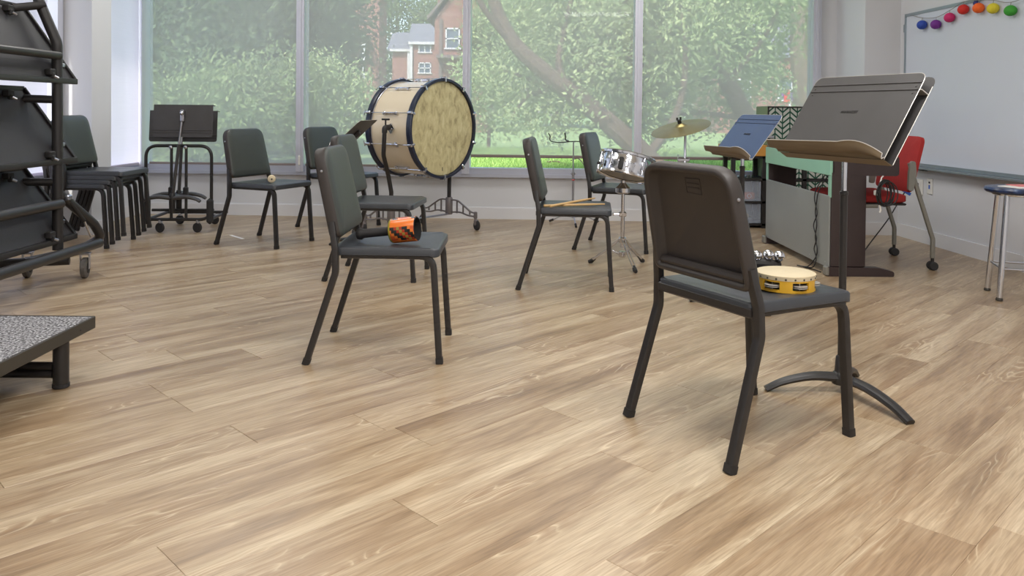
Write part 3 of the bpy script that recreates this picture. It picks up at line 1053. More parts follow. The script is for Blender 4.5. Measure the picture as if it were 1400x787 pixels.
# houses -----------------------------------------------------------------
def house_window(parent, x, y, z, w, h, cols=2, rows=2):
    wn_ = MB()
    t = 0.09
    wn_.box((x, y, z + h / 2 - t / 2), (w, 0.1, t)).box((x, y, z - h / 2 + t / 2), (w + 0.12, 0.14, t))
    wn_.box((x - w / 2 + t / 2, y, z), (t, 0.1, h)).box((x + w / 2 - t / 2, y, z), (t, 0.1, h))
    for c in range(1, cols): wn_.box((x - w / 2 + w * c / cols, y, z), (t * 0.8, 0.1, h))
    for r in range(1, rows): wn_.box((x, y, z - h / 2 + h * r / rows), (w, 0.1, t * 0.8))
    o = wn_.build('window', 'trim_white', parent, smooth=False)
    MB().box((x, y + 0.03, z), (w - 0.1, 0.03, h - 0.1)).build('pane', 'pane_dark', o, smooth=False)
def gable_x(mb, x0, x1, y0, y1, z0, zr, over=0.25):
    """roof whose ridge runs along x"""
    ym = (y0 + y1) / 2
    t = 0.18
    pr = [(y0 - over, z0 - 0.1), (ym, zr), (y1 + over, z0 - 0.1), (y1 + over, z0 - 0.1 + t), (ym, zr + t * 1.2), (y0 - over, z0 - 0.1 + t)]
    mb.loft([[(x, a, b) for a, b in pr] for x in (x0 - over, x1 + over)])
def gable_y(mb, x0, x1, y0, y1, z0, zr, over=0.3):
    xm = (x0 + x1) / 2
    t = 0.2
    pr = [(x0 - over, z0 - 0.1), (xm, zr), (x1 + over, z0 - 0.1), (x1 + over, z0 - 0.1 + t), (xm, zr + t * 1.2), (x0 - over, z0 - 0.1 + t)]
    mb.loft([[(a, y, b) for a, b in pr] for y in (y0 - over, y1 + over)])

S = 60 / 1101.8
hA = thing('brick_house', 'small brick house with pale grey roof and white windows above the bass drum', 'house', (X_at(570, 60), 60, GZ))
z_of = lambda py, y, x: CAM_H + (151.5 + 0.0098 * (x - 700) - py) * y / 1101.8 - GZ
zE = z_of(59, 60, 580)
zR = z_of(39, 60, 580)
MB().box((0.85, 2.5, zE / 2), (2.7, 5.0, zE)).box((-1.1, 3.4, (zE - 0.35) / 2), (1.8, 5.0, zE - 0.35)).build('wall', 'brick_red', hA, smooth=False)
rf = MB(); gable_x(rf, -0.5, 2.2, 0.0, 5.0, zE, zR + 0.4)
gable_x(rf, -2.1, -0.5, 0.9, 5.9, zE - 0.45, zR - 0.2)
rf.build('roof', 'roof_grey', hA, smooth=False)
MB().box((0.85, -0.28, zE - 0.02), (3.0, 0.1, 0.2)).box((-1.2, 0.6, zE - 0.5), (1.9, 0.1, 0.2)).build('gutter', 'trim_white', hA, smooth=False)
MB().box((-0.45, -0.12, zE / 2), (0.2, 0.12, zE)).box((-0.75, 0.7, zE / 2 - 0.3), (0.18, 0.12, zE - 0.6)).build('downpipe', 'trim_white', hA, smooth=False)
house_window(hA, 0.55, -0.03, z_of(66, 60, 569), 0.95, 0.7, 2, 1)
house_window(hA, 0.55, -0.03, z_of(93, 60, 569), 0.95, 0.85, 2, 2)
MB().box((2.0, -1.2, z_of(95, 60, 592) - 0.5), (0.55, 0.6, 2.2)).build('white_bay', 'siding_white', hA, smooth=False)

hB = thing('brick_house', 'tall brick house with a white sash window to the right of the grey roof', 'house', (X_at(625, 45), 45, GZ))
zB = z_of(26, 45, 610)
MB().box((0.2, 4, zB / 2), (3.0, 8, zB)).build('wall', 'brick_red', hB, smooth=False)
rf = MB(); gable_y(rf, -1.4, 1.8, 0, 8, zB, zB + 2.2); rf.build('roof', 'roof_dark', hB, smooth=False)
MB().prism([(-1.3, zB), (1.7, zB), (0.2, zB + 2.0)], lambda u, v, d: (u, d, v), 0.05, 0.3).build('gable_wall', 'brick_red', hB, smooth=False)
MB().box((-0.9, 1.5, zB + 1.2), (0.7, 0.7, 3.2)).build('chimney', 'brick_red', hB, smooth=False)
house_window(hB, X_at(618, 45) - X_at(625, 45), -0.04, z_of(53, 45, 618), 0.82, 1.2, 1, 2)
MB().box((-0.3, -0.6, z_of(79, 45, 610)), (1.6, 1.2, 0.16)).build('porch_roof', 'roof_dark', hB, smooth=False)
MB().box((-0.95, -0.05, zB / 2), (0.16, 0.16, zB)).build('corner_board', 'roof_dark', hB, smooth=False)

hC = thing('brick_house', 'brown brick house with pink siding and a small porch roof left of the grey roof', 'house', (X_at(486, 42), 42, GZ))
zC = z_of(-8, 42, 500)
MB().box((-0.6, 1.25, zC / 2), (3.6, 2.5, zC)).build('wall', 'brick_red', hC, smooth=False)
rf = MB(); gable_y(rf, -2.4, 1.25, 0, 2.5, zC, zC + 1.8); rf.build('roof', 'roof_dark', hC, smooth=False)
MB().box((-0.25, -0.05, z_of(31, 42, 500)), (0.6, 0.12, 1.2)).build('siding', 'siding_pink', hC, smooth=False)
pr_ = MB().prism([(0, 0), (1.4, 0), (0, 0.9)], lambda u, v, d: (u - 0.65, d, v + z_of(53, 42, 500)), -1.3, -0.1)
pr_.build('porch_roof', 'roof_grey', hC, smooth=False)
MB().box((0.6, -1.1, z_of(80, 42, 500)), (0.16, 0.16, 2.2)).build('porch_post', 'trim_white', hC, smooth=False)

hD = thing('brick_house', 'red brick house almost hidden by trees above the music stand cart', 'house', (X_at(222, 52), 52, GZ))
MB().box((0, 4, 3.9), (9, 7, 7.8)).build('wall', 'brick_red', hD, smooth=False)
rf = MB(); gable_x(rf, -4.5, 4.5, 0.5, 7.5, 7.8, 10.4); rf.build('roof', 'roof_grey', hD, smooth=False)
for wx in (-3, 0, 3):
    for wz in (2.0, 5.6):
        house_window(hD, wx, 0.45, wz, 1.0, 1.3, 1, 2)
hE = thing('brick_house', 'low brick house glimpsed through the leaves near the upright mossy trunk', 'house', (X_at(1060, 48), 48, GZ))
MB().box((0, 3, 2.3), (7, 6, 4.6)).build('wall', 'brick_red', hE, smooth=False)
rf = MB(); gable_x(rf, -3.5, 3.5, 0, 6, 4.6, 6.6); rf.build('roof', 'roof_grey', hE, smooth=False)
for wx in (-2.0, 0.6):
    house_window(hE, wx, -0.04, 2.6, 1.0, 1.3, 1, 2)
cs = thing('colour_sign', 'small upright board in red, purple and yellow beyond the trees', 'sign', (X_at(1080, 34), 34, GZ))
for dx, c, w, h, z in ((-0.15, 'lantern_red', 0.24, 0.55, 1.95), (0.12, 'lantern_purple', 0.16, 0.5, 2.0), (0.26, 'lantern_yellow', 0.16, 0.28, 1.8), (0.10, 'trim_white', 0.14, 0.3, 2.35), (-0.32, 'lantern_purple', 0.10, 0.35, 2.05)):
    MB().box((dx, 0, z), (w, 0.06, h), bevel=0.02).build('panel', c, cs)
MB().box((0, 0.06, 0.9), (0.08, 0.06, 1.9)).build('post', 'trim_white', cs)
#@@THINGS
# ------------------------------------------------------------------ the black music chairs
CH_GROUP = 'black music chairs standing in the room'
def make_chair():
    """faces local +y, origin on the floor midway between the feet"""
    t = thing('music_chair', 'black music chair', 'chair', (0, 0, 0), 0, CH_GROUP)
    # seat: moulded panel, slightly dished, front edge rolled
    def outline(ins, z, crown=0.0):
        pts = round_poly([(-0.200 + ins, -0.155 + ins), (0.200 - ins, -0.155 + ins), (0.212 - ins, 0.248 - ins), (-0.212 + ins, 0.248 - ins)], [0.02, 0.02, 0.034, 0.034], 5)
        return [Vector((x, y, z + crown * max(0, (abs(x) / 0.2) ** 2) - (0.004 if y > 0.225 else 0.0))) for x, y in pts]
    s = MB()
    s.loft([outline(0.03, 0.405), outline(0.006, 0.404), outline(0.0, 0.408), outline(0.0, 0.432), outline(0.003, 0.4365), outline(0.010, 0.438), outline(0.05, 0.4365), outline(0.10, 0.433), outline(0.15, 0.4315)])
    s.build('seat', 'chair_seat', t, angle=50)
    # back: hollow shell open to the rear, closed front panel
    vdir = Vector((0, -0.217, 0.976)); nrm = Vector((0, 0.976, 0.217)); o0 = Vector((0, -0.163, 0.464))
    def bo(ins, w, bul=0.0):
        c = round_poly([(-0.206 + ins, ins), (0.206 - ins, ins), (0.190 - ins, 0.347 - ins), (-0.190 + ins, 0.347 - ins)],
                       [max(0.03 - ins, 0.008), max(0.03 - ins, 0.008), max(0.075 - ins, 0.02), max(0.075 - ins, 0.02)], 6)
        return [o0 + Vector((x, 0, 0)) + vdir * v + nrm * (w + bul) for x, v in c]
    b = MB()
    b.loft([bo(0.034, 0.034), bo(0.028, 0.031), bo(0.021, 0.006), bo(0.018, 0.0005), bo(0.012, -0.002), bo(0.004, 0.0), bo(0.0, 0.006), bo(0.0, 0.036), bo(0.003, 0.041)])
    sh = b.build('backrest', 'chair_shell', t, angle=50)
    p = MB()
    p.loft([bo(0.003, 0.0415), bo(0.006, 0.046), bo(0.014, 0.050), bo(0.05, 0.053), bo(0.1, 0.055)], cap0=False)
    p.build('front_panel', 'chair_panel', sh, angle=60)
    # roll at the foot of the hollow
    rl = MB().sweep([o0 + Vector((x, 0, 0)) + vdir * 0.03 + nrm * 0.020 for x in (-0.178, -0.09, 0, 0.09, 0.178)], circle(0.014, 10))
    rl.build('lower_roll', 'chair_shell', sh)
    mk = MB()
    for dx, dv, w, h in ((0, 0.0, 0.066, 0.002), (0, -0.046, 0.066, 0.002), (-0.032, -0.023, 0.002, 0.046), (0.032, -0.023, 0.002, 0.046), (0, -0.015, 0.05, 0.004), (0, -0.028, 0.05, 0.004)):
        c = o0 + Vector((dx, 0, 0)) + vdir * (0.300 + dv) + nrm * 0.0338
        mk.box(c, (w, 0.002, h), rot=Matrix.Rotation(math.atan2(0.217, 0.976), 3, 'X'))
    mk.build('moulded_mark', 'chair_shell', sh, smooth=False)
    for sx in (-1, 1):
        for v, wx in ((0.26, 0.1945), (0.03, 0.2050)):
            c = o0 + Vector((sx * wx, 0, 0)) + vdir * v + nrm * 0.02
            MB().lathe([(0.0055, 0), (0.0045, 0.0022), (0.001, 0.003)], c, (sx, 0, 0.04), 10).build('screw', 'dull_chrome', sh)
    sq = rrect(0.028, 0.024, 0.005, 2)
    for sx in (-1, 1):
        r = MB()
        path = fillet([(sx * 0.224, -0.247, 0.0), (sx * 0.216, -0.139, 0.345), (sx * 0.214, -0.141, 0.43), (sx * 0.198, -0.158, 0.53)], 0.07)
        r.sweep(path, sq, ref=(0, 1, 0))
        lg = r.build('leg', 'black_tube', t)
        MB().sweep([(sx * 0.2242, -0.2475, 0.0), (sx * 0.2235, -0.2405, 0.022)], rrect(0.0315, 0.0275, 0.006, 2), ref=(0, 1, 0)).build('foot_cap', 'black_cap', lg)
        f = MB()
        path = fillet([(sx * 0.196, 0.252, 0.0), (sx * 0.190, 0.224, 0.404), (sx * 0.180, 0.05, 0.404), (sx * 0.180, -0.125, 0.404)], 0.055)
        f.sweep(path, sq, ref=(0, 1, 0))
        lg = f.build('leg', 'black_tube', t)
        MB().sweep([(sx * 0.1962, 0.2525, 0.0), (sx * 0.1958, 0.2508, 0.022)], rrect(0.0315, 0.0275, 0.006, 2), ref=(0, 1, 0)).build('foot_cap', 'black_cap', lg)
    MB().box((0, -0.148, 0.409), (0.40, 0.018, 0.03), bevel=0.005).build('rear_bar', 'black_tube', t)
    for x, y in ((-0.15, 0.18), (0.15, 0.18), (0.15, -0.05), (-0.15, -0.05)):
        MB().cyl((x, y, 0.398), (x, y, 0.412), 0.008, n=8).build('seat_bumper', 'rubber', t)
    return t
chair0 = make_chair()
CHAIRS = [((0.699, 2.443), 28.3, 'black music chair with tambourine and jingle bells on its seat'),
          ((-0.516, 3.232), -0.5, 'black music chair with a patterned rattle on its seat'),
          ((0.309, 4.500), -6, 'black music chair with two drumsticks on its seat'),
          ((-0.772, 4.675), -5, 'empty black music chair behind the chair with the patterned rattle'),
          ((-1.754, 5.755), -22.4, 'black music chair with a cream-headed mallet on its seat'),
          ((-1.410, 6.603), -28, 'black music chair beside the window wall, behind the chair with the mallet'),
          ((0.746, 5.701), -20, 'black music chair standing behind the snare drum')]
for i, ((x, y), a, lab) in enumerate(CHAIRS):
    c = chair0 if i == 0 else copy_tree(chair0)
    c.location = (x, y, 0)
    c.rotation_euler = (0, 0, math.radians(a - 90))
    c['label'] = lab
STACK = ['lowest chair in the stack of black chairs by the pilaster', 'second chair from the floor in the stack of black chairs',
         'third chair from the floor in the stack of black chairs', 'topmost chair of the black stack, its backrest showing']
for k in range(4):
    c = copy_tree(chair0)
    c.location = (-2.985 + 0.0385 * k, 5.627, 0.0288 * k)
    c.rotation_euler = (0, 0, math.radians(0.5 - 90))
    c['label'] = STACK[k]
    c['group'] = 'stacked black music chairs'

def on_chair(i, x, y, z=0.4385):
    """world point from seat coordinates of chair i"""
    (cx, cy), a, _ = CHAIRS[i]
    v = Matrix.Rotation(math.radians(a - 90), 3, 'Z') @ Vector((x, y, z))
    return Vector((cx + v.x, cy + v.y, v.z))

# ------------------------------------------------------------------ music stands
def music_stand(name, label, base, bdeg, fold_z, tilt, width, dh, fold_off, face, lipm, z0=0.0, legs=(180, 288, 54), leg_r=(0.26, 0.31, 0.2), storage=False, pole_top=None, hang=None):
    """base: floor point under the pole; bdeg: direction (deg) the desk leans back to; desk folds at fold_off along it"""
    t = thing(name, label, 'music stand', (base[0], base[1], z0))
    b = Vector((math.cos(math.radians(bdeg)), math.sin(math.radians(bdeg)), 0))
    w = Vector((b.y, -b.x, 0))                           # to the right seen from the reader
    up = Vector((0, 0, 1))
    st, ct = math.sin(tilt), math.cos(tilt)
    v = b * st + up * ct                                 # up along the desk
    n = -b * ct + up * st                                # out of the desk, towards the reader
    f0 = b * fold_off + up * (fold_z - z0)
    hw = width / 2
    def D(u, q, d): return f0 + w * u + v * q + n * d
    face_poly = round_poly([(-hw, 0), (hw, 0), (hw, dh), (-hw, dh)], [0.002, 0.002, 0.035, 0.035], 5)
    dk = MB().prism(face_poly, D, -0.0016, 0.0)
    desk = dk.build('desk', face, t)
    eg = MB().sweep([D(u, q, -0.0008) for u, q in face_poly[2 * 6 - 6:]], rrect(0.0022, 0.0026, 0.0008, 1))
    eg.build('desk_edge', 'edge_bright', desk)
    for q in (dh * 0.80, dh * 0.885):
        MB().sweep([D(-hw + 0.004, q, 0.0005), D(hw - 0.004, q, 0.0005)], circle(0.0024, 8)).build('ridge', face, desk)
    # lip: gutter section that curls up towards the reader
    lp = [(0.0, 0.0), (0.004, 0.012), (0.000, 0.026), (-0.006, 0.04), (-0.002, 0.052), (0.006, 0.062), (0.009, 0.066)]
    sp = spline([Vector((q, d, 0)) for q, d in lp], 4)
    prof = [(p.x, p.y) for p in sp]
    outer = [(q - 0.0018, d) for q, d in prof]
    ring = prof + outer[::-1]
    m = MB()
    def warp(u, q, d):      # near the right end the lip humps up and runs back into the fold
        s = max(0.0, (u / hw - 0.3) / 0.7)
        return D(u, q + d / 0.066 * 0.021 * math.sin(PI * min(1.0, s * 0.95)) * (s > 0), d * (1 - 0.72 * s * s))
    us = [-hw - 0.004] + [hw * (0.4 + 0.05 * i) for i in range(12)] + [hw + 0.002]
    m.loft([[warp(u, q, d) for q, d in ring] for u in us])
    lip = m.build('lip', lipm, desk)
    MB().sweep([warp(u, prof[-1][0], prof[-1][1]) for u in us], circle(0.0016, 6)).build('lip_edge', 'edge_bright', lip)
    MB().sweep([warp(hw + 0.0022, q, d) for q, d in prof], circle(0.0014, 6)).build('lip_end', 'edge_bright', lip)
    for u in (-hw + 0.02, hw - 0.02):
        for q in (dh * 0.76, dh * 0.84):
            MB().lathe([(0.004, 0), (0.003, 0.0018), (0.0005, 0.0022)], D(u, q, 0), n, 8).build('rivet', face, desk)
    # embossed lettering
    cu = bpy.data.curves.new('lettering', 'FONT')
    cu.body = 'MANHASSET'
    cu.size = 0.014
    cu.align_x = 'CENTER'
    cu.extrude = 0.0006
    tmp = bpy.data.objects.new('lettering', cu)
    COL.objects.link(tmp)
    dg = bpy.context.evaluated_depsgraph_get()
    me = bpy.data.meshes.new_from_object(tmp.evaluated_get(dg))
    bpy.data.objects.remove(tmp)
    me.materials.clear(); me.materials.append(MATS['black_tube'])
    lo = bpy.data.objects.new('embossed_lettering', me)
    COL.objects.link(lo)
    lo.parent = desk
    M = Matrix((w, v, n)).transposed().to_4x4()
    M.translation = D(0, dh * 0.52, 0.0007)
    lo.matrix_local = M
    if storage:      # second, rear plate joined along the foot: a storage desk
        off = -0.034
        p2 = MB().prism(round_poly([(-hw + 0.01, -0.004), (hw + 0.008, -0.004), (hw + 0.008, dh + 0.006), (-hw + 0.01, dh + 0.006)], [0.002, 0.002, 0.035, 0.035], 5), D, off - 0.0016, off)
        rp = p2.build('rear_plate', 'stand_black', t)
        MB().sweep([D(hw + 0.008, q, off) for q in (0.0, dh * 0.3, dh * 0.9)], rrect(0.0025, 0.0025, 0.0008, 1)).build('plate_edge', 'edge_bright', rp)
        MB().prism([(-hw + 0.01, -0.0045), (hw + 0.006, -0.0045), (hw + 0.006, -0.003), (-hw + 0.01, -0.003)], D, off, 0.001).build('storage_floor', lipm, rp)
        MB().prism([(hw - 0.03, dh * 0.80), (hw + 0.008, dh * 0.80), (hw + 0.008, dh * 0.81), (hw - 0.03, dh * 0.81)], D, off, -0.002).build('bracket', 'edge_bright', rp)
    # clamp and pole
    ctr = D(0, dh * 0.45, (-0.052 if storage else -0.0175))
    MB().box(ctr, (0.05, 0.03, 0.10), rot=Matrix((w, n, v)).transposed(), bevel=0.006).build('clamp', 'black_tube', t)
    ptop = Vector((0, 0, ctr.z - 0.01))
    lowtop = (fold_z - z0) * 0.62 if pole_top is None else pole_top
    MB().tube(fillet([(0, 0, lowtop - 0.02), (0, 0, ptop.z - 0.03), tuple(ctr + Vector((0, 0, 0.0)))], 0.02), 0.0092, 12).build('upper_pole', 'chrome', t)
    MB().lathe([(0.0125, 0.05), (0.0125, lowtop - 0.012), (0.0145, lowtop - 0.01), (0.0145, lowtop), (0.009, lowtop + 0.004)], (0, 0, 0), (0, 0, 1), 14).build('lower_pole', 'black_tube', t)
    # base: hub and three arched legs
    MB().lathe([(0.03, 0.028), (0.034, 0.04), (0.03, 0.062), (0.022, 0.07), (0.018, 0.12), (0.0145, 0.125)], (0, 0, 0), (0, 0, 1), 16).build('hub', 'black_tube', t)
    for a, r in zip(legs, leg_r):
        d = Vector((math.cos(math.radians(a)), math.sin(math.radians(a)), 0))
        pts = spline([d * 0.015 + up * 0.05, d * (r * 0.4) + up * 0.052, d * (r * 0.75) + up * 0.034, d * r + up * 0.006], 5)
        m = len(pts)
        MB().sweep(pts, circle(1.0, 10, 0.62), ref=(0, 0, 1), scale=[0.026 - 0.009 * (i / (m - 1)) for i in range(m)]).build('leg', 'black_tube', t)
    return t
music_stand('music_stand', 'large black music stand with a double desk beside the tambourine chair', (1.145, 2.77), 19, 0.818, math.radians(32), 0.51, 0.323, -0.075, 'stand_black', 'stand_lip', storage=True, pole_top=0.69)
music_stand('music_stand', 'small blue-looking music stand behind the tambourine chair', (1.155, 4.03), 6, 0.738, math.radians(36), 0.515, 0.262, -0.06, 'stand_blue_lit', 'stand_lip', pole_top=0.69, legs=(170, 285, 50), leg_r=(0.25, 0.25, 0.25))
music_stand('music_stand', 'dark music stand seen from behind between the empty chair and the bass drum', (-1.08, 5.55), -4, 0.70, math.radians(47), 0.50, 0.27, -0.10, 'stand_black', 'stand_black', legs=(30, 150, 270), leg_r=(0.22, 0.22, 0.22))

# ------------------------------------------------------------------ cart with parked music stands
ct_ = thing('stand_cart', 'black tube cart on small wheels holding parked music stands', 'cart', (-2.55, 6.17, 0), math.radians(4))
MB().tube(fillet([(-0.245, 0, 0.10), (-0.245, 0, 0.665), (0.245, 0, 0.665), (0.245, 0, 0.10), (-0.245, 0, 0.10)], 0.09, 8), 0.0125, 12).build('hoop_frame', 'black_tube', ct_)
for x in (-0.055, 0.055):
    MB().cyl((x, 0.0, 0.10), (x, 0.0, 0.665), 0.011, n=10).build('upright', 'black_tube', ct_)
    MB().lathe([(0.011, 0), (0.014, 0.004), (0.012, 0.012), (0.002, 0.016)], (x, -0.012, 0.655), (0, -1, 0), 12).build('bolt', 'dull_chrome', ct_)
    MB().box((x, -0.008, 0.31), (0.034, 0.04, 0.085), bevel=0.008).build('hook_block', 'black_cap', ct_)
MB().cyl((-0.235, 0.10, 0.16), (0.235, 0.10, 0.16), 0.011, n=10).build('rear_rail', 'black_tube', ct_)
MB().tube([(-0.235, 0.0, 0.10), (-0.235, 0.45, 0.10)], 0.012, 10).build('side_rail', 'black_tube', ct_)
MB().tube([(0.235, 0.0, 0.10), (0.235, 0.45, 0.10)], 0.012, 10).build('side_rail', 'black_tube', ct_)
for x, y in ((-0.14, 0.0), (0.14, 0.0), (-0.14, 0.45), (0.14, 0.45)):
    MB().cyl((x, y, 0.075), (x, y, 0.10), 0.012, n=10).build('caster_stem', 'dull_chrome', ct_)
    w_ = MB().lathe([(0.012, -0.011), (0.034, -0.011), (0.038, -0.006), (0.038, 0.006), (0.034, 0.011), (0.012, 0.011)], (x, y, 0.038), (0.35, 1, 0), 18).build('wheel', 'rubber', ct_)
    MB().box((x + 0.006, y + 0.004, 0.062), (0.018, 0.032, 0.055), bevel=0.006).build('fork', 'dull_chrome', ct_)
MB().box((0, 0.45, 0.10), (0.49, 0.024, 0.024), bevel=0.006).build('rear_bar', 'black_tube', ct_)
MB().box((-0.236, -0.005, 0.165), (0.05, 0.055, 0.20), bevel=0.02).build('bumper', 'rubber', ct_)
MB().box((0.236, -0.005, 0.165), (0.05, 0.055, 0.20), bevel=0.02).build('bumper', 'rubber', ct_)

def parked_stand(label, loc, du, dz, lean, wd, desk_z):
    t = thing('parked_music_stand', label, 'music stand', loc, math.radians(4), 'music stands parked on the cart')
    R = Matrix.Rotation(math.radians(-6), 3, 'X')
    def D(u, q, d):
        p = R @ Vector((u, d, q)); return Vector((p.x + du, p.y, p.z + desk_z))
    poly = round_poly([(-wd / 2, 0), (wd / 2, 0), (wd / 2, 0.245), (-wd / 2, 0.245)], [0.02, 0.02, 0.004, 0.004], 4)
    dk = MB().prism(poly, D, -0.0016, 0.0).build('desk', 'stand_black', t)
    for q in (0.034, 0.052):
        MB().sweep([D(-wd / 2 + 0.004, q, -0.003), D(wd / 2 - 0.004, q, -0.003)], circle(0.0026, 8)).build('ridge', 'stand_black', dk)
    MB().prism([(-wd / 2, 0.243), (wd / 2, 0.243), (wd / 2, 0.246), (-wd / 2, 0.246)], D, 0.0, 0.06).build('lip', 'stand_black', dk)
    c = D(0, 0.16, -0.02)
    cb_ = MB().box(c, (0.03, 0.03, 0.09), bevel=0.006).build('clamp', 'dull_chrome', t)
    MB().ball(c + Vector((0, -0.016, 0.02)), 0.017).build('clamp_ball', 'chrome', cb_)
    foot = Vector((lean, 0.0, 0.26))
    MB().cyl(foot, foot.lerp(c, 0.66), 0.0125, n=12).build('lower_pole', 'stand_black', t)
    MB().cyl(foot.lerp(c, 0.64), c, 0.008, n=10).build('upper_pole', 'dull_chrome', t)
    for a in (188, -8, 90):
        d = Vector((math.cos(math.radians(a)), math.sin(math.radians(a)) * 0.75, 0))
        pts = spline([foot + d * 0.01 + Vector((0, 0, 0.012)), foot + d * 0.10 + Vector((0, 0, 0.022)), foot + d * 0.18 + Vector((0, 0, 0.008)), foot + d * 0.215 + Vector((0, 0, -0.012))], 5)
        MB().sweep(pts, circle(1, 8, 0.7), ref=(0, 0, 1), scale=[0.026 - 0.008 * i / (len(pts) - 1) for i in range(len(pts))]).build('leg', 'stand_black', t)
    MB().lathe([(0.022, -0.10), (0.024, 0.0), (0.028, 0.02), (0.016, 0.05)], foot, (0, 0, 1), 12).build('hub', 'black_tube', t)
parked_stand('front music stand parked on the tube cart, back of its desk showing', (-2.55, 6.10, 0.0), 0.055, 0, -0.02, 0.44, 0.735)
parked_stand('rear music stand parked on the tube cart, desk behind another desk', (-2.56, 6.32, 0.0), -0.02, 0, -0.05, 0.52, 0.69)

# ------------------------------------------------------------------ folded choral riser on wheels
fr_ = thing('folded_riser', 'big black folded choral riser on wheels beside the chair stack', 'riser', (-2.40, 4.25, 0))
RX, RY = -2.40, 4.25
def rp(x, y, z): return (x - RX, y - RY, z)
def rtube(name, pts, r=0.0245, fil=0.0, m='black_tube'):
    pts = [rp(*p) for p in pts]
    if fil: pts = fillet(pts, fil, 8)
    return MB().tube(pts, r, 16).build(name, m, fr_)
rtube('post', [(-2.395, 4.25, 0.20), (-2.40, 4.25, 1.29), (-2.50, 4.25, 1.52)], 0.0265, 0.10)
rtube('post', [(-2.395, 2.45, 0.20), (-2.40, 2.45, 1.29), (-2.50, 2.45, 1.52)], 0.0265, 0.10)
rtube('rail', [(-2.385, 2.4, 1.224), (-2.385, 4.24, 1.224)], 0.0215)
rtube('rail', [(-2.375, 2.4, 0.445), (-2.375, 4.24, 0.445)], 0.026)
rtube('base_rail', [(-2.33, 2.2, 0.19), (-2.325, 4.54, 0.19)], 0.027)
rtube('side_loop', [(-2.40, 4.26, 0.50), (-2.345, 4.52, 0.30), (-2.34, 4.60, 0.21), (-2.47, 4.60, 0.135), (-2.56, 4.22, 0.135)], 0.0255, 0.07)
rtube('cross_foot', [(-2.36, 4.30, 0.135), (-2.75, 4.16, 0.135)], 0.0245)
rtube('cross_foot', [(-2.33, 2.35, 0.135), (-2.75, 2.35, 0.135)], 0.0245)
rtube('far_rail', [(-2.72, 2.3, 0.17), (-2.72, 4.2, 0.17)], 0.025)
for z in (1.49, 1.055, 0.62):
    rtube('deck_arm', [(-2.47 if z > 1.4 else -2.41, 4.25, z if z > 1.4 else z - 0.062), (-2.545, 4.20 if z < 1.4 else 4.10, z - (0.058 if z < 1.4 else 0.035))], 0.021)
    rtube('deck_loop', [(-2.72, 2.5, z + 0.02), (-2.62, 4.02, z + 0.02), (-2.60, 4.05, z + 0.11), (-2.62, 2.5, z + 0.13)], 0.0185, 0.05)
for z in (1.095, 0.669, 0.253):
    yr = 4.40
    p0 = Vector((-2.385, 0, z)); p1 = Vector((-2.575, 0, z + 0.385))
    d = (p1 - p0).normalized(); nn = Vector((d.z, 0, -d.x))
    if nn.x < 0: nn = -nn
    # each deck is a wide wooden board in a metal edge frame; far end cut at a slant
    bd = MB()
    quad = [(2.3, 0.0), (yr, 0.0), (yr - 0.16, 0.425), (2.3, 0.425)]
    fn = lambda u, q, k: Vector(rp(0, u, 0)) + Vector((p0.x, 0, p0.z)) + d * q + nn * k
    bd.prism(quad, fn, -0.018, 0.0)
    dk = bd.build('deck', 'deck_black', fr_, smooth=False)
    MB().sweep([fn(2.3, 0.0, -0.004), fn(yr, 0.0, -0.004)], rrect(0.034, 0.030, 0.004, 2), ref=(0, 0, 1)).build('deck_rim', 'black_tube', dk)
    MB().sweep([fn(yr, 0.0, -0.004), fn(yr - 0.16, 0.425, -0.004)], rrect(0.016, 0.034, 0.004, 2), ref=(1, 0, 0)).build('deck_rim', 'black_tube', dk)
    MB().sweep([fn(2.3, 0.425, -0.004), fn(yr - 0.16, 0.425, -0.004)], rrect(0.022, 0.028, 0.004, 2), ref=(0, 0, 1)).build('deck_rim', 'black_tube', dk)
    for yy, q in ((4.16, 0.035), (4.06, 0.385)):
        c = fn(yy, q, 0.018)
        cl_ = MB().box(c, (0.035, 0.05, 0.035), bevel=0.005)
        cl_.box(c + Vector((0.012, 0.0, -0.018)), (0.02, 0.022, 0.03), bevel=0.004)
        k_ = cl_.build('clamp', 'black_cap', dk)
        MB().cyl(c + Vector((0.02, 0, -0.02)), c + Vector((0.03, 0.02, -0.03)), 0.007, n=10).build('clamp_bolt', 'dull_chrome', k_)
    lt = fn(yr - 0.06, 0.09, 0.006)
    MB().box(lt, (0.012, 0.03, 0.022), bevel=0.003).build('latch', 'dull_chrome', dk)
rtube('gas_strut', [(-2.375, 4.31, 0.46), (-2.345, 4.42, 0.33)], 0.011, m='black_cap')
rtube('strut_rod', [(-2.345, 4.42, 0.33), (-2.335, 4.47, 0.235)], 0.006, m='chrome')
MB().box(rp(-2.37, 4.30, 0.47), (0.03, 0.05, 0.03), bevel=0.006).build('strut_bracket', 'dull_chrome', fr_)
for y in (4.49, 2.42):
    for x in (-2.378, -2.70):
        k_ = MB().lathe([(0.014, -0.016), (0.048, -0.016), (0.058, -0.010), (0.058, 0.010), (0.048, 0.016), (0.014, 0.016)], rp(x, y, 0.058), (1, 0.25, 0), 24).build('wheel', 'wheel_grey', fr_)
        MB().lathe([(0.030, -0.018), (0.030, 0.018)], rp(x, y, 0.058), (1, 0.25, 0), 16).build('hub', 'rubber', k_)
        f = MB()
        for s in (-1, 1):
            f.box(rp(x + s * 0.022, y + s * 0.005, 0.095), (0.004, 0.032, 0.085), rz=0.25)
        f.box(rp(x, y, 0.138), (0.055, 0.05, 0.01), rz=0.25)
        f.build('fork', 'dull_chrome', fr_, smooth=False)

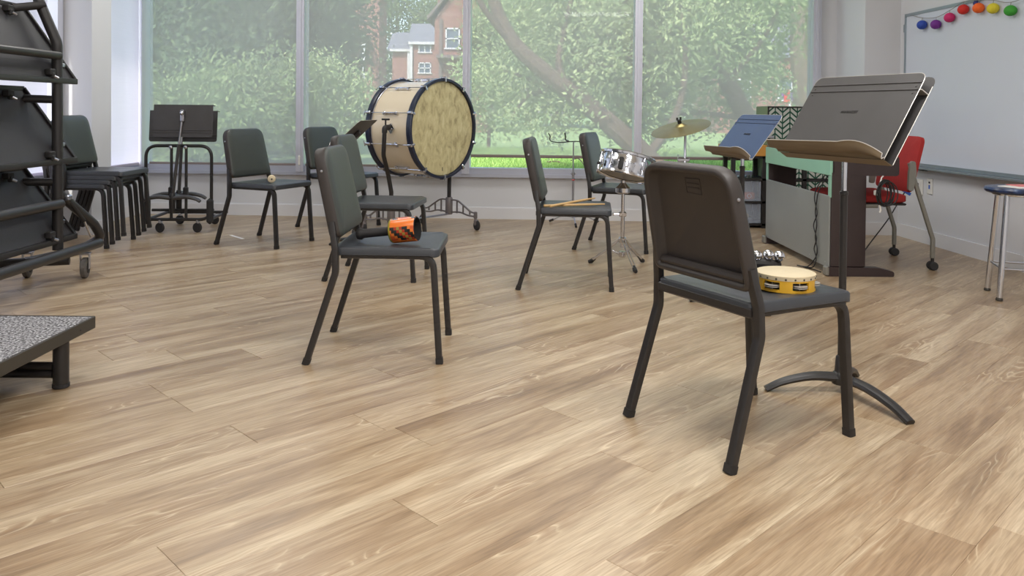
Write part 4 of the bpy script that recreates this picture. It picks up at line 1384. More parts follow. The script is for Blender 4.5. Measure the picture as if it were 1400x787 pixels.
# ------------------------------------------------------------------ carpeted riser step, lower left
rs = thing('riser_platform', 'low black-edged riser step with speckled grey carpet top', 'riser', (-1.95, 2.1, 0))
def sp_(x, y, z): return (x + 1.95, y - 2.1, z)
PX0, PX1, PY0, PY1 = -2.24, -1.503, 1.05, 2.90
cp = MB()
cp.loft([[Vector(sp_(x, y, z)) for x, y in ((PX0 + i, PY0 + i), (PX1 - i, PY0 + i), (PX1 - i, PY1 - i), (PX0 + i, PY1 - i + 0.0))] for z, i in ((0.165, 0.004), (0.1985, 0.004), (0.2005, 0.007))])
cp.build('carpet', 'speckled_carpet', rs, smooth=False)
for a, b in (((PX0, PY0), (PX1, PY0)), ((PX1, PY0), (PX1, PY1)), ((PX1, PY1), (PX0, PY1)), ((PX0, PY1), (PX0, PY0))):
    MB().sweep([sp_(a[0], a[1], 0.18), sp_(b[0], b[1], 0.18)], rrect(0.010, 0.043, 0.002, 1), ref=(0, 0, 1)).build('edge_rail', 'rim_dark', rs, smooth=False)
MB().lathe([(0.004, 0), (0.002, 0.002)], sp_(PX1 + 0.005, 2.80, 0.178), (1, 0, 0), 8).build('screw', 'black_cap', rs)
for x, y in ((-1.53, 2.735), (-1.53, 1.2), (-2.18, 2.735), (-2.18, 1.2)):
    lg = MB().lathe([(0.0255, 0.012), (0.0255, 0.165)], sp_(x, y, 0), (0, 0, 1), 20).build('leg', 'black_tube', rs)
    MB().lathe([(0.024, 0.0), (0.0275, 0.003), (0.0275, 0.014)], sp_(x, y, 0), (0, 0, 1), 20).build('foot_cap', 'rubber', lg)
MB().cyl(sp_(-1.555, 2.735, 0.072), sp_(-2.16, 2.735, 0.072), 0.014, n=14).build('stretcher', 'black_tube', rs)
MB().cyl(sp_(-1.555, 2.735, 0.045), sp_(-2.16, 2.735, 0.045), 0.014, n=14).build('stretcher', 'black_tube', rs)
MB().cyl(sp_(-1.555, 1.2, 0.06), sp_(-2.16, 1.2, 0.06), 0.014, n=14).build('stretcher', 'black_tube', rs)
#@@DRUMS
# ------------------------------------------------------------------ bass drum and its stand (local x = drum axis)
DC, DZ, DA = (-0.707, 6.33), 0.816, math.radians(-36)
bd = thing('bass_drum', 'big cream concert bass drum with dark hoops and a mottled head', 'drum', (DC[0], DC[1], DZ - 0.385), DA)
C0 = Vector((0, 0, 0.385))
HD = 0.20                                   # half depth of the shell
R0 = 0.362
MB().lathe([(R0, -HD), (R0, HD), (R0 - 0.012, HD), (R0 - 0.012, -HD), (R0, -HD)], C0, (1, 0, 0), 64, cap=False).build('shell', 'cream_lacquer', bd)
for s in (-1, 1):
    x0 = s * (HD + 0.004)
    hp = [(R0 + 0.004, x0 - s * 0.012), (R0 + 0.022, x0 - s * 0.012), (R0 + 0.024, x0 - s * 0.006), (R0 + 0.024, x0 + s * 0.028), (R0 + 0.020, x0 + s * 0.032), (R0 + 0.004, x0 + s * 0.032), (R0 + 0.002, x0 + s * 0.026), (R0 + 0.004, x0 - s * 0.012)]
    hp_o = MB().lathe(hp, C0, (1, 0, 0), 64, cap=False).build('hoop', 'hoop_blue_black', bd)
    MB().ring(C0 + Vector((x0 - s * 0.016, 0, 0)), R0 + 0.004, 0.0035, (1, 0, 0), 64, 8).build('counterhoop_wire', 'dull_chrome', hp_o)
    hd = MB().lathe([(R0 + 0.003, x0 + s * 0.004), (R0 - 0.004, x0 + s * 0.012), (R0 - 0.03, x0 + s * 0.014), (0.15, x0 + s * 0.014), (0.001, x0 + s * 0.014)], C0, (1, 0, 0), 64, cap=False).build('head', 'mottled_drumhead', bd)
    if s > 0:
        mk = MB()
        mk.box(C0 + Vector((x0 + 0.0148, -0.004, -0.300)), (0.001, 0.014, 0.003)).box(C0 + Vector((x0 + 0.0148, -0.004, -0.312)), (0.001, 0.007, 0.018)).box(C0 + Vector((x0 + 0.0148, -0.004, -0.324)), (0.001, 0.016, 0.003))
        mk.build('maker_mark', 'black_cap', hd, smooth=False)
for k in range(10):
    a = 2 * PI * (k + 0.5) / 10
    rad = Vector((0, math.cos(a), math.sin(a)))
    tan = Vector((0, -math.sin(a), math.cos(a)))
    B = C0 + rad * (R0 + 0.022)
    Rm = Matrix(((1, 0, 0), tuple(tan), tuple(rad))).transposed()
    rd_ = MB().cyl(B + Vector((-HD - 0.06, 0, 0)), B + Vector((HD + 0.045, 0, 0)), 0.0036, n=8)
    rd_.box(C0 + rad * (R0 + 0.012), (0.13, 0.012, 0.026), rot=Rm, bevel=0.004)
    for sx in (-0.062, 0.062):
        rd_.box(C0 + rad * (R0 + 0.010) + Vector((sx, 0, 0)), (0.026, 0.026, 0.02), rot=Rm, bevel=0.006)
    ro = rd_.build('tension_rod', 'chrome', bd)
    for s in (-1, 1):
        c = C0 + rad * (R0 + 0.030) + Vector((s * (HD + 0.018), 0, 0))
        cl = MB().box(c, (0.050, 0.022, 0.014), rot=Rm, bevel=0.005)
        cl.box(C0 + rad * (R0 + 0.014) + Vector((s * (HD + 0.040), 0, 0)), (0.010, 0.018, 0.04), rot=Rm, bevel=0.004)
        cl.build('claw', 'chrome', ro)
    te = B + Vector((-HD - 0.06, 0, 0))
    MB().cyl(te - tan * 0.022, te + tan * 0.022, 0.0045, n=8).build('key_handle', 'chrome', ro)
# side brackets on the shell, where the stand takes hold
for s in (-1, 1):
    pb = C0 + Vector((0.03, s * (R0 + 0.004), 0))
    sb = MB().prism(round_poly([(0, -0.045), (0.034, 0), (0, 0.045), (-0.034, 0)], 0.012, 3), lambda u, v, d: pb + Vector((u, s * d, v)), 0.0, 0.012)
    so = sb.build('side_bracket', 'chrome', bd)
    MB().cyl(pb, pb + Vector((0, s * 0.035, 0)), 0.012, n=12).build('trunnion', 'chrome', so)
MB().box(C0 + Vector((0.06, -R0 * math.cos(0.36) - 0.001, -R0 * math.sin(0.36))), (0.028, 0.004, 0.020), rot=Matrix.Rotation(0.36, 3, 'X'), bevel=0.001).build('badge', 'dull_chrome', bd)

ds = thing('bass_drum_stand', 'grey wheeled stand with arched feet and black posts carrying the bass drum', 'drum stand', (DC[0], DC[1], 0), DA)
for s in (-1, 1):
    yb, yt = s * 0.335, s * 0.440
    MB().tube(fillet([(0.0, yb, 0.12), (0.0, yb, 0.34), (-0.012, yb + s * 0.02, 0.46), (0.02, yt, 0.62), (0.03, yt, 0.80)], 0.08), 0.0165, 14).build('post', 'black_tube', ds)
    el = MB().tube(fillet([(0.03, yt, 0.785), (0.03, yt, 0.825), (0.03, s * (R0 + 0.030), 0.825)], 0.02), 0.021, 12)
    eo = el.build('elbow', 'black_cap', ds)
    MB().cyl((0.03, yt - s * 0.01, 0.84), (0.03, yt - s * 0.01, 0.882), 0.006, n=10).build('knob_stem', 'black_cap', eo)
    MB().cyl((-0.006, yt - s * 0.01, 0.885), (0.066, yt - s * 0.01, 0.885), 0.0075, n=10).build('tee_knob', 'black_cap', eo)
    MB().lathe([(0.026, 0.105), (0.030, 0.112), (0.030, 0.235), (0.025, 0.245)], (0, yb, 0), (0, 0, 1), 16).build('socket', 'grey_iron', ds)
    for e in (-1, 1):
        top = spline([(e * 0.025, yb, 0.225), (e * 0.09, yb, 0.222), (e * 0.16, yb, 0.185), (e * 0.225, yb, 0.145), (e * 0.275, yb, 0.135)], 5)
        ar = MB().sweep(top, rrect(0.014, 0.012, 0.003, 2), ref=(0, 0, 1))
        low = spline([(e * 0.025, yb, 0.125), (e * 0.12, yb, 0.13), (e * 0.20, yb, 0.112), (e * 0.275, yb, 0.108)], 5)
        ar.sweep(low, rrect(0.014, 0.012, 0.003, 2), ref=(0, 0, 1))
        for x in (0.085, 0.15, 0.22):
            zt = np.interp(x, [0.025, 0.09, 0.16, 0.225, 0.275], [0.225, 0.222, 0.185, 0.145, 0.135])
            ar.box((e * x, yb, (zt + 0.12) / 2), (0.010, 0.010, zt - 0.12))
        ar.box((e * 0.278, yb, 0.12), (0.024, 0.022, 0.055), bevel=0.004)
        ao = ar.build('arched_foot', 'grey_iron', ds)
        MB().cyl((e * 0.278, yb, 0.07), (e * 0.278, yb, 0.10), 0.011, n=10).build('caster_stem', 'grey_iron', ao)
        w_ = MB().lathe([(0.012, -0.012), (0.034, -0.012), (0.040, -0.006), (0.040, 0.006), (0.034, 0.012), (0.012, 0.012)], (e * 0.292, yb, 0.040), (0.35, 1, 0), 20).build('wheel', 'rubber', ao)
        MB().box((e * 0.285, yb, 0.062), (0.03, 0.034, 0.05), bevel=0.008).build('fork', 'grey_iron', ao)
MB().sweep([(0, -0.335, 0.108), (0, 0.335, 0.108)], rrect(0.030, 0.010, 0.003, 2), ref=(0, 0, 1)).build('cross_bar', 'dull_chrome', ds)

# ------------------------------------------------------------------ snare drum on a tripod
SB = Vector((0.69, 4.975, 0))
ss = thing('snare_stand', 'chrome tripod stand under the snare drum', 'drum stand', SB)
MB().lathe([(0.0125, 0.12), (0.0125, 0.315), (0.018, 0.316), (0.018, 0.335), (0.011, 0.336), (0.011, 0.47)], (0, 0, 0), (0, 0, 1), 16).build('tube', 'chrome', ss)
cl = MB().box((0.0, 0, 0.325), (0.05, 0.03, 0.03), bevel=0.007)
cl.cyl((-0.06, 0, 0.325), (-0.02, 0, 0.325), 0.006, n=8).box((-0.06, 0, 0.325), (0.008, 0.03, 0.018), bevel=0.003)
cl.build('height_clamp', 'chrome', ss)
FEET = [(0.498, 5.069), (0.743, 4.772), (0.841, 5.111)]
for fx, fy in FEET:
    d = Vector((fx, fy, 0)) - SB
    u = d.normalized()
    lg = MB()
    side = Vector((-u.y, u.x, 0)) * 0.009
    for sg in (-1, 1):
        lg.sweep([u * 0.022 + side * sg + Vector((0, 0, 0.165)), d * 0.5 + side * sg + Vector((0, 0, 0.092)), d * 0.9 + side * sg + Vector((0, 0, 0.028))], rrect(0.004, 0.014, 0.0015, 1), ref=(0, 0, 1))
    lo = lg.build('leg', 'chrome', ss)
    MB().sweep([d * 0.84 + Vector((0, 0, 0.036)), d * 0.95 + Vector((0, 0, 0.016)), d * 1.03 + Vector((0, 0, 0.011))], circle(0.0125, 10), scale=[0.8, 1.15, 0.85]).build('rubber_foot', 'rubber', lo)
    lb = MB().sweep([u * 0.018 + Vector((0, 0, 0.075)), d * 0.42 + Vector((0, 0, 0.102))], rrect(0.004, 0.012, 0.001, 1), ref=(0, 0, 1))
    lb.build('brace', 'chrome', lo)
MB().lathe([(0.020, 0.06), (0.022, 0.065), (0.022, 0.092), (0.018, 0.096)], (0, 0, 0), (0, 0, 1), 14).build('lower_collar', 'chrome', ss)
MB().lathe([(0.022, 0.15), (0.024, 0.155), (0.024, 0.178), (0.016, 0.185)], (0, 0, 0), (0, 0, 1), 14).build('upper_collar', 'chrome', ss)
UAX = Vector((0.23, 0.20, 1)).normalized()                 # drum axis, tipped away
bs = MB().lathe([(0.030, 0.452), (0.046, 0.462), (0.046, 0.488), (0.028, 0.505), (0.016, 0.52), (0.016, 0.535)], (0, 0, 0), (0, 0, 1), 16)
bs.build('basket_joint', 'chrome', ss)
QS = Vector((0, 0, 1)).rotation_difference(UAX)
bc = Vector((0.0, 0.0, 0.535))
for a in (200, 320, 80):
    d = QS @ Vector((math.cos(math.radians(a)), math.sin(math.radians(a)), 0))
    p0, p1 = bc, bc + d * 0.186 + UAX * 0.015
    ar = MB().tube(fillet([p0, bc + d * 0.10 - UAX * 0.0, p1, p1 + UAX * 0.045], 0.02), 0.0065, 10)
    ao = ar.build('basket_arm', 'chrome', ss)
    MB().ball(p1 + UAX * 0.045, 0.012).build('basket_pad', 'rubber', ao)
sn = thing('snare_drum', 'chrome snare drum tipped on its tripod stand', 'drum', SB + bc)
O = UAX * 0.026 + QS @ Vector((0.0, 0.0, 0))
RS, HS = 0.160, 0.125
MB().lathe([(RS, 0.004), (RS, 0.045), (RS + 0.004, 0.058), (RS + 0.004, 0.077), (RS, 0.09), (RS, HS - 0.004)], O, UAX, 40, cap=False).build('shell', 'chrome', sn)
for z, nm in ((0.0, 'lower_hoop'), (HS, 'upper_hoop')):
    sgn = 1 if z > 0 else -1
    MB().lathe([(RS + 0.004, z - sgn * 0.010), (RS + 0.014, z - sgn * 0.010), (RS + 0.016, z + sgn * 0.002), (RS + 0.012, z + sgn * 0.008), (RS + 0.006, z + sgn * 0.007), (RS + 0.004, z - sgn * 0.010)], O, UAX, 40, cap=False).build(nm, 'chrome', sn)
    MB().lathe([(RS + 0.002, z), (RS - 0.01, z + sgn * 0.001), (0.001, z + sgn * 0.001)], O, UAX, 40, cap=False).build('head', 'tamb_skin' if z > 0 else 'snare_side_film', sn)
for k in range(10):
    a = 2 * PI * k / 10 + 0.2
    d = QS @ Vector((math.cos(a), math.sin(a), 0))
    lg = MB().cyl(O + d * (RS + 0.010) - UAX * 0.004, O + d * (RS + 0.010) + UAX * (HS + 0.006), 0.003, n=8)
    tn = UAX.cross(d)
    Rm = Matrix((tuple(d), tuple(tn), tuple(UAX))).transposed()
    lg.box(O + d * (RS + 0.009) + UAX * (HS / 2), (0.016, 0.018, 0.062), rot=Rm, bevel=0.006)
    lg.build('lug', 'chrome', sn)
da = QS @ Vector((math.cos(-1.9), math.sin(-1.9), 0))
Rm = Matrix((tuple(da), tuple(UAX.cross(da)), tuple(UAX))).transposed()
MB().box(O + da * (RS + 0.014) + UAX * 0.05, (0.022, 0.026, 0.075), rot=Rm, bevel=0.005).build('strainer', 'black_cap', sn)

# ------------------------------------------------------------------ thin percussion stand with two curled hooks
ps = thing('percussion_stand', 'thin chrome tripod stand with two black curled hooks by the window', 'stand', (0.525, 6.85, 0))
MB().lathe([(0.0095, 0.05), (0.0095, 0.415), (0.015, 0.418), (0.015, 0.44), (0.006, 0.442), (0.006, 0.70)], (0, 0, 0), (0, 0, 1), 12).build('pole', 'dull_chrome', ps)
MB().box((0, 0, 0.43), (0.05, 0.016, 0.016), bevel=0.005).build('clamp', 'dull_chrome', ps)
MB().ring((0, 0, 0.375), 0.010, 0.004, (0, 0, 1), 14, 6).build('red_band', 'lantern_red', ps)
hk = MB().tube(spline([(-0.215, 0, 0.77), (-0.200, 0, 0.745), (-0.203, 0, 0.72), (-0.185, 0, 0.70), (-0.12, 0, 0.692), (-0.04, 0, 0.70), (0.03, 0, 0.703), (0.1, 0, 0.70)], 5), 0.0045, 8)
hk.build('hook', 'black_tube', ps)
MB().tube(spline([(-0.072, 0.03, 0.775), (-0.068, 0.03, 0.74), (-0.066, 0.02, 0.715), (-0.04, 0.0, 0.703)], 5), 0.0065, 8).build('hook', 'black_tube', ps)
for fx, fy in ((0.34, 6.95), (0.535, 6.62), (0.745, 6.95)):
    d = Vector((fx - 0.525, fy - 6.85, 0))
    lg = MB().tube([Vector((0, 0, 0.115)), d * 0.5 + Vector((0, 0, 0.062)), d + Vector((0, 0, 0.012))], 0.005, 8).build('leg', 'dull_chrome', ps)
    MB().tube([d * 0.86 + Vector((0, 0, 0.026)), d * 1.04 + Vector((0, 0, 0.0095))], 0.0095, 8).build('rubber_foot', 'rubber', lg)
    MB().tube([Vector((0, 0, 0.052)), d * 0.45 + Vector((0, 0, 0.068))], 0.003, 6).build('brace', 'dull_chrome', lg)

# ------------------------------------------------------------------ cymbal on its stand
CB = Vector((1.205, 5.6, 0))
cs_ = thing('cymbal_stand', 'straight chrome cymbal stand behind the tambourine chair', 'stand', CB)
MB().lathe([(0.0125, 0.05), (0.0125, 0.62), (0.009, 0.625), (0.009, 0.80)], (0, 0, 0), (0, 0, 1), 14).build('pole', 'dull_chrome', cs_)
MB().box((-0.01, 0, 0.628), (0.085, 0.022, 0.03), bevel=0.006).build('wing_clamp', 'dull_chrome', cs_)
MB().box((-0.048, 0, 0.648), (0.008, 0.012, 0.03), bevel=0.003).build('wing', 'dull_chrome', cs_)
CN = Vector((-0.265, -0.20, 1)).normalized()
cc = Vector((-0.035, 0, 0.862))
MB().tube([(0, 0, 0.80), (0, 0, 0.825), tuple(cc + CN * 0.0)], 0.007, 10).build('tilter', 'dull_chrome', cs_)
MB().lathe([(0.017, 0.80), (0.020, 0.806), (0.014, 0.832)], (0, 0, 0), (0, 0, 1), 14).build('tilter_cup', 'black_cap', cs_)
nt2 = MB().lathe([(0.012, 0.018), (0.014, 0.022), (0.013, 0.045), (0.006, 0.050)], cc, CN, 12)
nt2.box(cc + CN * 0.052 + Vector((-0.012, 0, 0)), (0.012, 0.008, 0.02)).box(cc + CN * 0.052 + Vector((0.012, 0, 0.004)), (0.012, 0.008, 0.022))
nt2.build('wing_nut', 'black_cap', cs_)
for a in (100, 220, 340):
    d = Vector((math.cos(math.radians(a)), math.sin(math.radians(a)), 0)) * 0.21
    lg = MB().tube([Vector((0, 0, 0.19)), d * 0.5 + Vector((0, 0, 0.10)), d + Vector((0, 0, 0.012))], 0.008, 8).build('leg', 'dull_chrome', cs_)
    MB().ball(d + Vector((0, 0, 0.011)), 0.011).build('rubber_foot', 'rubber', lg)
cy = thing('cymbal', 'tilted bronze cymbal with a black wing nut on its stand', 'cymbal', CB + cc)
cyo = MB().lathe([(0.004, 0.022), (0.022, 0.020), (0.038, 0.008), (0.06, 0.003), (0.13, -0.004), (0.208, -0.016), (0.208, -0.0175), (0.13, -0.006), (0.06, 0.001), (0.036, 0.006), (0.02, 0.018), (0.004, 0.020)], (0, 0, 0), CN, 56, cap=False)
cyo.build('bow', 'brass', cy)

# ------------------------------------------------------------------ small instruments on the chairs
# tambourine
tb = thing('tambourine', 'yellow wooden tambourine with a pale skin and steel jingles', 'tambourine', on_chair(0, 0.095, 0.088, 0.4375))
RT, HT = 0.085, 0.048
fr2 = MB()
nj = 6
slot = 0.62
def arc_block(mb, a0, a1, z0, z1, r0, r1, n=6):
    loops = []
    for i in range(n + 1):
        a = a0 + (a1 - a0) * i / n
        c, s = math.cos(a), math.sin(a)
        loops.append([(r0 * c, r0 * s, z0), (r1 * c, r1 * s, z0), (r1 * c, r1 * s, z1), (r0 * c, r0 * s, z1)])
    mb.loft(loops)
fr2.lathe([(RT - 0.007, 0.0), (RT, 0.0), (RT, HT * 0.16), (RT - 0.007, HT * 0.16), (RT - 0.007, 0.0)], n=56, cap=False)
fr2.lathe([(RT - 0.007, HT * 0.62), (RT, HT * 0.62), (RT, HT), (RT - 0.007, HT), (RT - 0.007, HT * 0.62)], n=56, cap=False)
for k in range(nj):
    a0 = 2 * PI * k / nj + slot / 2 - 1.35
    arc_block(fr2, a0, a0 + 2 * PI / nj - slot, HT * 0.16, HT * 0.62, RT - 0.007, RT)
fr2.build('frame', 'tamb_yellow', tb)
MB().lathe([(RT + 0.0008, HT * 0.72), (RT + 0.0015, HT - 0.001), (RT - 0.002, HT + 0.001), (0.001, HT + 0.001)], n=56, cap=False).build('skin', 'tamb_skin', tb)
for k in range(nj):
    a = 2 * PI * k / nj - 1.35
    c = Vector((math.cos(a), math.sin(a), 0)) * (RT - 0.010)
    jg = MB()
    for z in (HT * 0.33, HT * 0.43):
        jg.lathe([(0.002, z), (0.019, z + 0.002), (0.0225, z + 0.0008), (0.0225, z - 0.0008), (0.002, z - 0.0012)], c, (0, 0, 1), 18)
    jg.cyl(c + Vector((0, 0, HT * 0.14)), c + Vector((0, 0, HT * 0.64)), 0.0013, n=6)
    jg.build('jingle', 'edge_bright', tb)
for k in range(20):
    a = 2 * PI * k / 20
    d = Vector((math.cos(a), math.sin(a), 0))
    MB().lathe([(0.0032, 0), (0.0022, 0.0016), (0.0004, 0.002)], d * (RT + 0.001) + Vector((0, 0, HT * 0.82)), d, 8).build('tack', 'rim_dark', tb)
# jingle bells on a black handle strap
jb = thing('jingle_bells', 'cluster of silver jingle bells on a black band beside the tambourine', 'bells', on_chair(0, -0.055, 0.115, 0.4375))
jb.scale = (1.3, 1.3, 1.3)
MB().tube(spline([(-0.06, -0.01, 0.028), (-0.03, 0, 0.034), (0, 0, 0.036), (0.03, 0, 0.034), (0.06, 0.01, 0.028)], 4), 0.012, 10).build('band', 'black_cap', jb)
k = 0
for x in (-0.055, -0.028, 0.0, 0.028, 0.055):
    for y, z in ((-0.021, 0.0135), (0.021, 0.0135), (0.0, 0.052)):
        bl = MB().ball((x + 0.004 * ((k * 7) % 3 - 1), y, z + 0.002 * (k % 2)), 0.0135, 12, 8)
        bo_ = bl.build('bell', 'chrome', jb)
        MB().box((x + 0.004 * ((k * 7) % 3 - 1), y - 0.0125, z + 0.002 * (k % 2)), (0.012, 0.004, 0.0025)).build('slit', 'black_cap', bo_)
        k += 1
# patterned rattle lying on the second chair
rt = thing('hand_rattle', 'black-handled hand rattle with an orange and black patterned barrel', 'rattle', on_chair(1, 0.085, 0.085, 0.4375))
rt.scale = (1.38, 1.38, 1.38)
ax = Vector((0.975, -0.20, 0.13)).normalized()
Qr = Vector((0, 0, 1)).rotation_difference(ax)
MB().lathe([(0.004, -0.130), (0.015, -0.130), (0.0165, -0.124), (0.0165, -0.118), (0.013, -0.112), (0.0125, -0.035), (0.016, -0.030), (0.016, -0.026)], Vector((0, 0, 0.036)), ax, 20).build('handle', 'black_cap', rt)
wr_ = MB().lathe([(0.0335, -0.026), (0.0355, -0.022), (0.0355, 0.048), (0.034, 0.050)], (0, 0, 0), (1, 0, 0), 36, cap=False).build('patterned_barrel', 'woven_print_wrap', rt)
wr_.rotation_mode = 'QUATERNION'
wr_.rotation_quaternion = Vector((1, 0, 0)).rotation_difference(ax)
wr_.location = (0, 0, 0.036)
MB().lathe([(0.012, -0.028), (0.0335, -0.0265), (0.0345, -0.022)], Vector((0, 0, 0.036)), ax, 30).build('end_cap', 'black_cap', rt)
MB().lathe([(0.0342, 0.050), (0.031, 0.051), (0.0305, 0.0), (0.001, -0.01)], Vector((0, 0, 0.036)), ax, 30, cap=False).build('hollow_mouth', 'black_cap', rt)
# drumsticks
def stick(label, p0, p1):
    t = thing('drumstick', label, 'drumstick', p0, 0, 'drumsticks')
    d = Vector(p1) - Vector(p0)
    L_ = d.length
    MB().lathe([(0.004, 0), (0.0068, 0.002), (0.0072, 0.006), (0.0072, L_ * 0.72), (0.0042, L_ - 0.014), (0.0028, L_ - 0.011), (0.0042, L_ - 0.007), (0.0038, L_ - 0.001), (0.0015, L_)], (0, 0, 0), d, 14).build('shaft', 'hickory', t)
z = 0.4445
stick('pale wooden drumstick lying on top of another on the chair seat', (0.208, 4.31, 0.4485), (0.478, 4.600, 0.4635))
stick('pale wooden drumstick lying under another on the chair seat', (0.175, 4.36, z), (0.520, 4.47, z))
# mallet with a cream head
ml_ = thing('felt_mallet', 'mallet with a round cream felt head and black shaft on the chair seat', 'mallet', on_chair(4, -0.015, 0.0, 0.4375))
hd_ = MB().lathe([(0.004, -0.022), (0.020, -0.018), (0.027, -0.008), (0.028, 0.004), (0.024, 0.014), (0.012, 0.020), (0.003, 0.021)], (0.075, -0.155, 0.029), (0.35, -0.94, 0), 22).build('felt_head', 'felt_cream', ml_)
MB().lathe([(0.006, 0.0), (0.006, 0.003)], Vector((0.075, -0.155, 0.029)) + Vector((0.35, -0.94, 0)).normalized() * 0.020, (0.35, -0.94, 0), 12).build('end_nut', 'rim_dark', ml_)
MB().cyl((0.072, -0.147, 0.029), (-0.02, 0.10, 0.010), 0.007, n=10).build('shaft', 'black_cap', ml_)
#@@RIGHT
# ------------------------------------------------------------------ digital piano (back to the room, keys towards the whiteboard wall)
pn = thing('digital_piano', 'dark brown digital piano with pale back panels, turned side-on to the room', 'piano', (1.88, 5.345, 0))
def q_(x, y, z): return (x - 1.88, y - 5.345, z)
PY0_, PY1_ = 4.742, 5.95
MB().box(q_(1.886, 5.345, 0.26), (0.016, PY1_ - PY0_ - 0.03, 0.425), bevel=0.002).build('lower_back_panel', 'piano_grey', pn)
for y in (4.80, 5.05, 5.6, 5.9):
    for z in (0.075,):
        MB().lathe([(0.004, 0), (0.002, 0.002)], q_(1.878, y, z), (-1, 0, 0), 8).build('screw', 'dull_chrome', pn)
MB().box(q_(1.884, 5.345, 0.652), (0.018, PY1_ - PY0_ - 0.004, 0.115), bevel=0.002).build('upper_back_panel', 'piano_mint_lit', pn)
for y in (PY0_ + 0.02, PY1_ - 0.02):
    pnl = MB().box(q_(1.99, y, 0.335), (0.205, 0.04, 0.56), bevel=0.004).build('end_panel', 'piano_brown', pn)
    MB().box(q_(1.8845, y, 0.53), (0.006, 0.036, 0.13)).build('edge_band', 'piano_mint_lit', pnl, smooth=False)
    ft = MB().prism(round_poly([(1.87, 0.0), (2.262, 0.0), (2.262, 0.03), (2.17, 0.052), (1.87, 0.055)], [0.004, 0.012, 0.016, 0.03, 0.004], 4), lambda u, v, d: Vector(q_(u, d, v)), y - 0.026, y + 0.026)
    fo = ft.build('foot', 'piano_brown', pn)
    MB().box(q_(1.868, y, 0.03), (0.02, 0.056, 0.055), bevel=0.006).build('foot_cap', 'frame_grey', fo)
MB().box(q_(2.08, 5.345, 0.655), (0.37, PY1_ - PY0_ - 0.01, 0.10), bevel=0.008).build('key_bed', 'piano_brown', pn)
for y in (PY0_ + 0.02, PY1_ - 0.02):
    MB().prism(round_poly([(1.90, 0.595), (2.283, 0.595), (2.283, 0.712), (1.90, 0.712)], [0.003, 0.02, 0.02, 0.003], 4), lambda u, v, d: Vector(q_(u, d, v)), y - 0.022, y + 0.022).build('arm_block', 'piano_brown', pn)
MB().box(q_(1.99, 5.345, 0.72), (0.22, PY1_ - PY0_ - 0.02, 0.03), bevel=0.006).build('top_lid', 'piano_brown', pn)
nk = 52
for k in range(nk):
    y = PY0_ + 0.05 + (PY1_ - PY0_ - 0.1) * (k + 0.5) / nk
    MB().box(q_(2.185, y, 0.712), (0.15, (PY1_ - PY0_ - 0.1) / nk - 0.0012, 0.018), bevel=0.001).build('white_key', 'ivory', pn)
for k in range(nk - 1):
    if k % 7 in (1, 4): continue
    y = PY0_ + 0.05 + (PY1_ - PY0_ - 0.1) * (k + 1.0) / nk
    MB().box(q_(2.145, y, 0.725), (0.09, 0.011, 0.014), bevel=0.001).build('black_key', 'black_cap', pn)
# cables
def cable(name, label, pts, r=0.0035, group=None):
    o = MB().tube(spline(pts, 8), r, 7).build(name, 'cable_black', None)
    return tag(o, label, 'cable', group)
cable('piano_cable', 'thin black cable hanging in loops down the back of the piano', [(1.93, 4.88, 0.60), (1.876, 4.90, 0.50), (1.869, 4.925, 0.42), (1.870, 4.945, 0.35), (1.868, 4.915, 0.28), (1.868, 4.935, 0.20), (1.868, 4.90, 0.13), (1.868, 4.935, 0.07), (1.84, 4.98, 0.012), (1.80, 5.05, 0.006), (1.845, 4.96, 0.005), (1.87, 4.84, 0.006)])
cable('piano_cable', 'second black cable twisted around the looped cable behind the piano', [(1.93, 4.93, 0.60), (1.872, 4.935, 0.50), (1.868, 4.955, 0.43), (1.869, 4.915, 0.35), (1.864, 4.955, 0.27), (1.864, 4.905, 0.20), (1.864, 4.94, 0.13), (1.864, 4.905, 0.075), (1.85, 4.92, 0.02), (1.82, 5.0, 0.006)])
cc_ = thing('coiled_cable', 'coil of black cable tied to the end of the piano', 'cable', (2.18, 4.712, 0.50))
for k in range(10):
    pts = []
    for i in range(21):
        a = 2 * PI * i / 20
        w = 0.030 + 0.0028 * k
        pts.append((w * math.cos(a) + 0.006 * ((k * 3) % 4 - 1.5), -0.004 - 0.004 * k - 0.004 * math.sin(a * 2 + k), 0.070 * math.sin(a) + 0.005 * ((k * 5) % 4 - 1.5)))
    MB().tube(pts, 0.0032, 6).build('loop', 'cable_black', cc_)
MB().tube([(0.0, 0.01, 0.095), (-0.02, -0.015, 0.09), (-0.03, -0.02, 0.06)], 0.004, 6).build('tie', 'plate_white', cc_)
MB().box((-0.055, -0.02, 0.0), (0.016, 0.03, 0.03), bevel=0.004).build('plug', 'plate_white', cc_)
MB().tube([(-0.03, -0.02, -0.07), (-0.025, -0.02, -0.10), (-0.03, -0.02, -0.115)], 0.006, 6).build('jack', 'plate_white', cc_)

# ------------------------------------------------------------------ red chair with grey frame
rc = thing('red_chair', 'red upholstered chair with grey tube frame and casters at the piano', 'chair', (2.32, 5.215, 0), 0)
def r_(x, y, z): return (x - 2.32, y - 5.215, z)
YN, YF = 4.965, 5.465
def pad(name, c0, ux, uy, uz, sx, sy, sz, rad, parent):
    loops = []
    for z, ins in ((-sz / 2, 0.03), (-sz / 2 + 0.008, 0.008), (-sz / 4, 0.0), (sz / 4, 0.0), (sz / 2 - 0.008, 0.010), (sz / 2, 0.035), (sz / 2 + 0.004, 0.09)):
        loops.append([Vector(c0) + ux * x + uy * y + uz * z for x, y in rrect(sx - 2 * ins, sy - 2 * ins, max(rad - ins, 0.012), 5)])
    return MB().loft(loops).build(name, 'red_cloth', parent, angle=60)
ex, ey, ez = Vector((1, 0, 0)), Vector((0, 1, 0)), Vector((0, 0, 1))
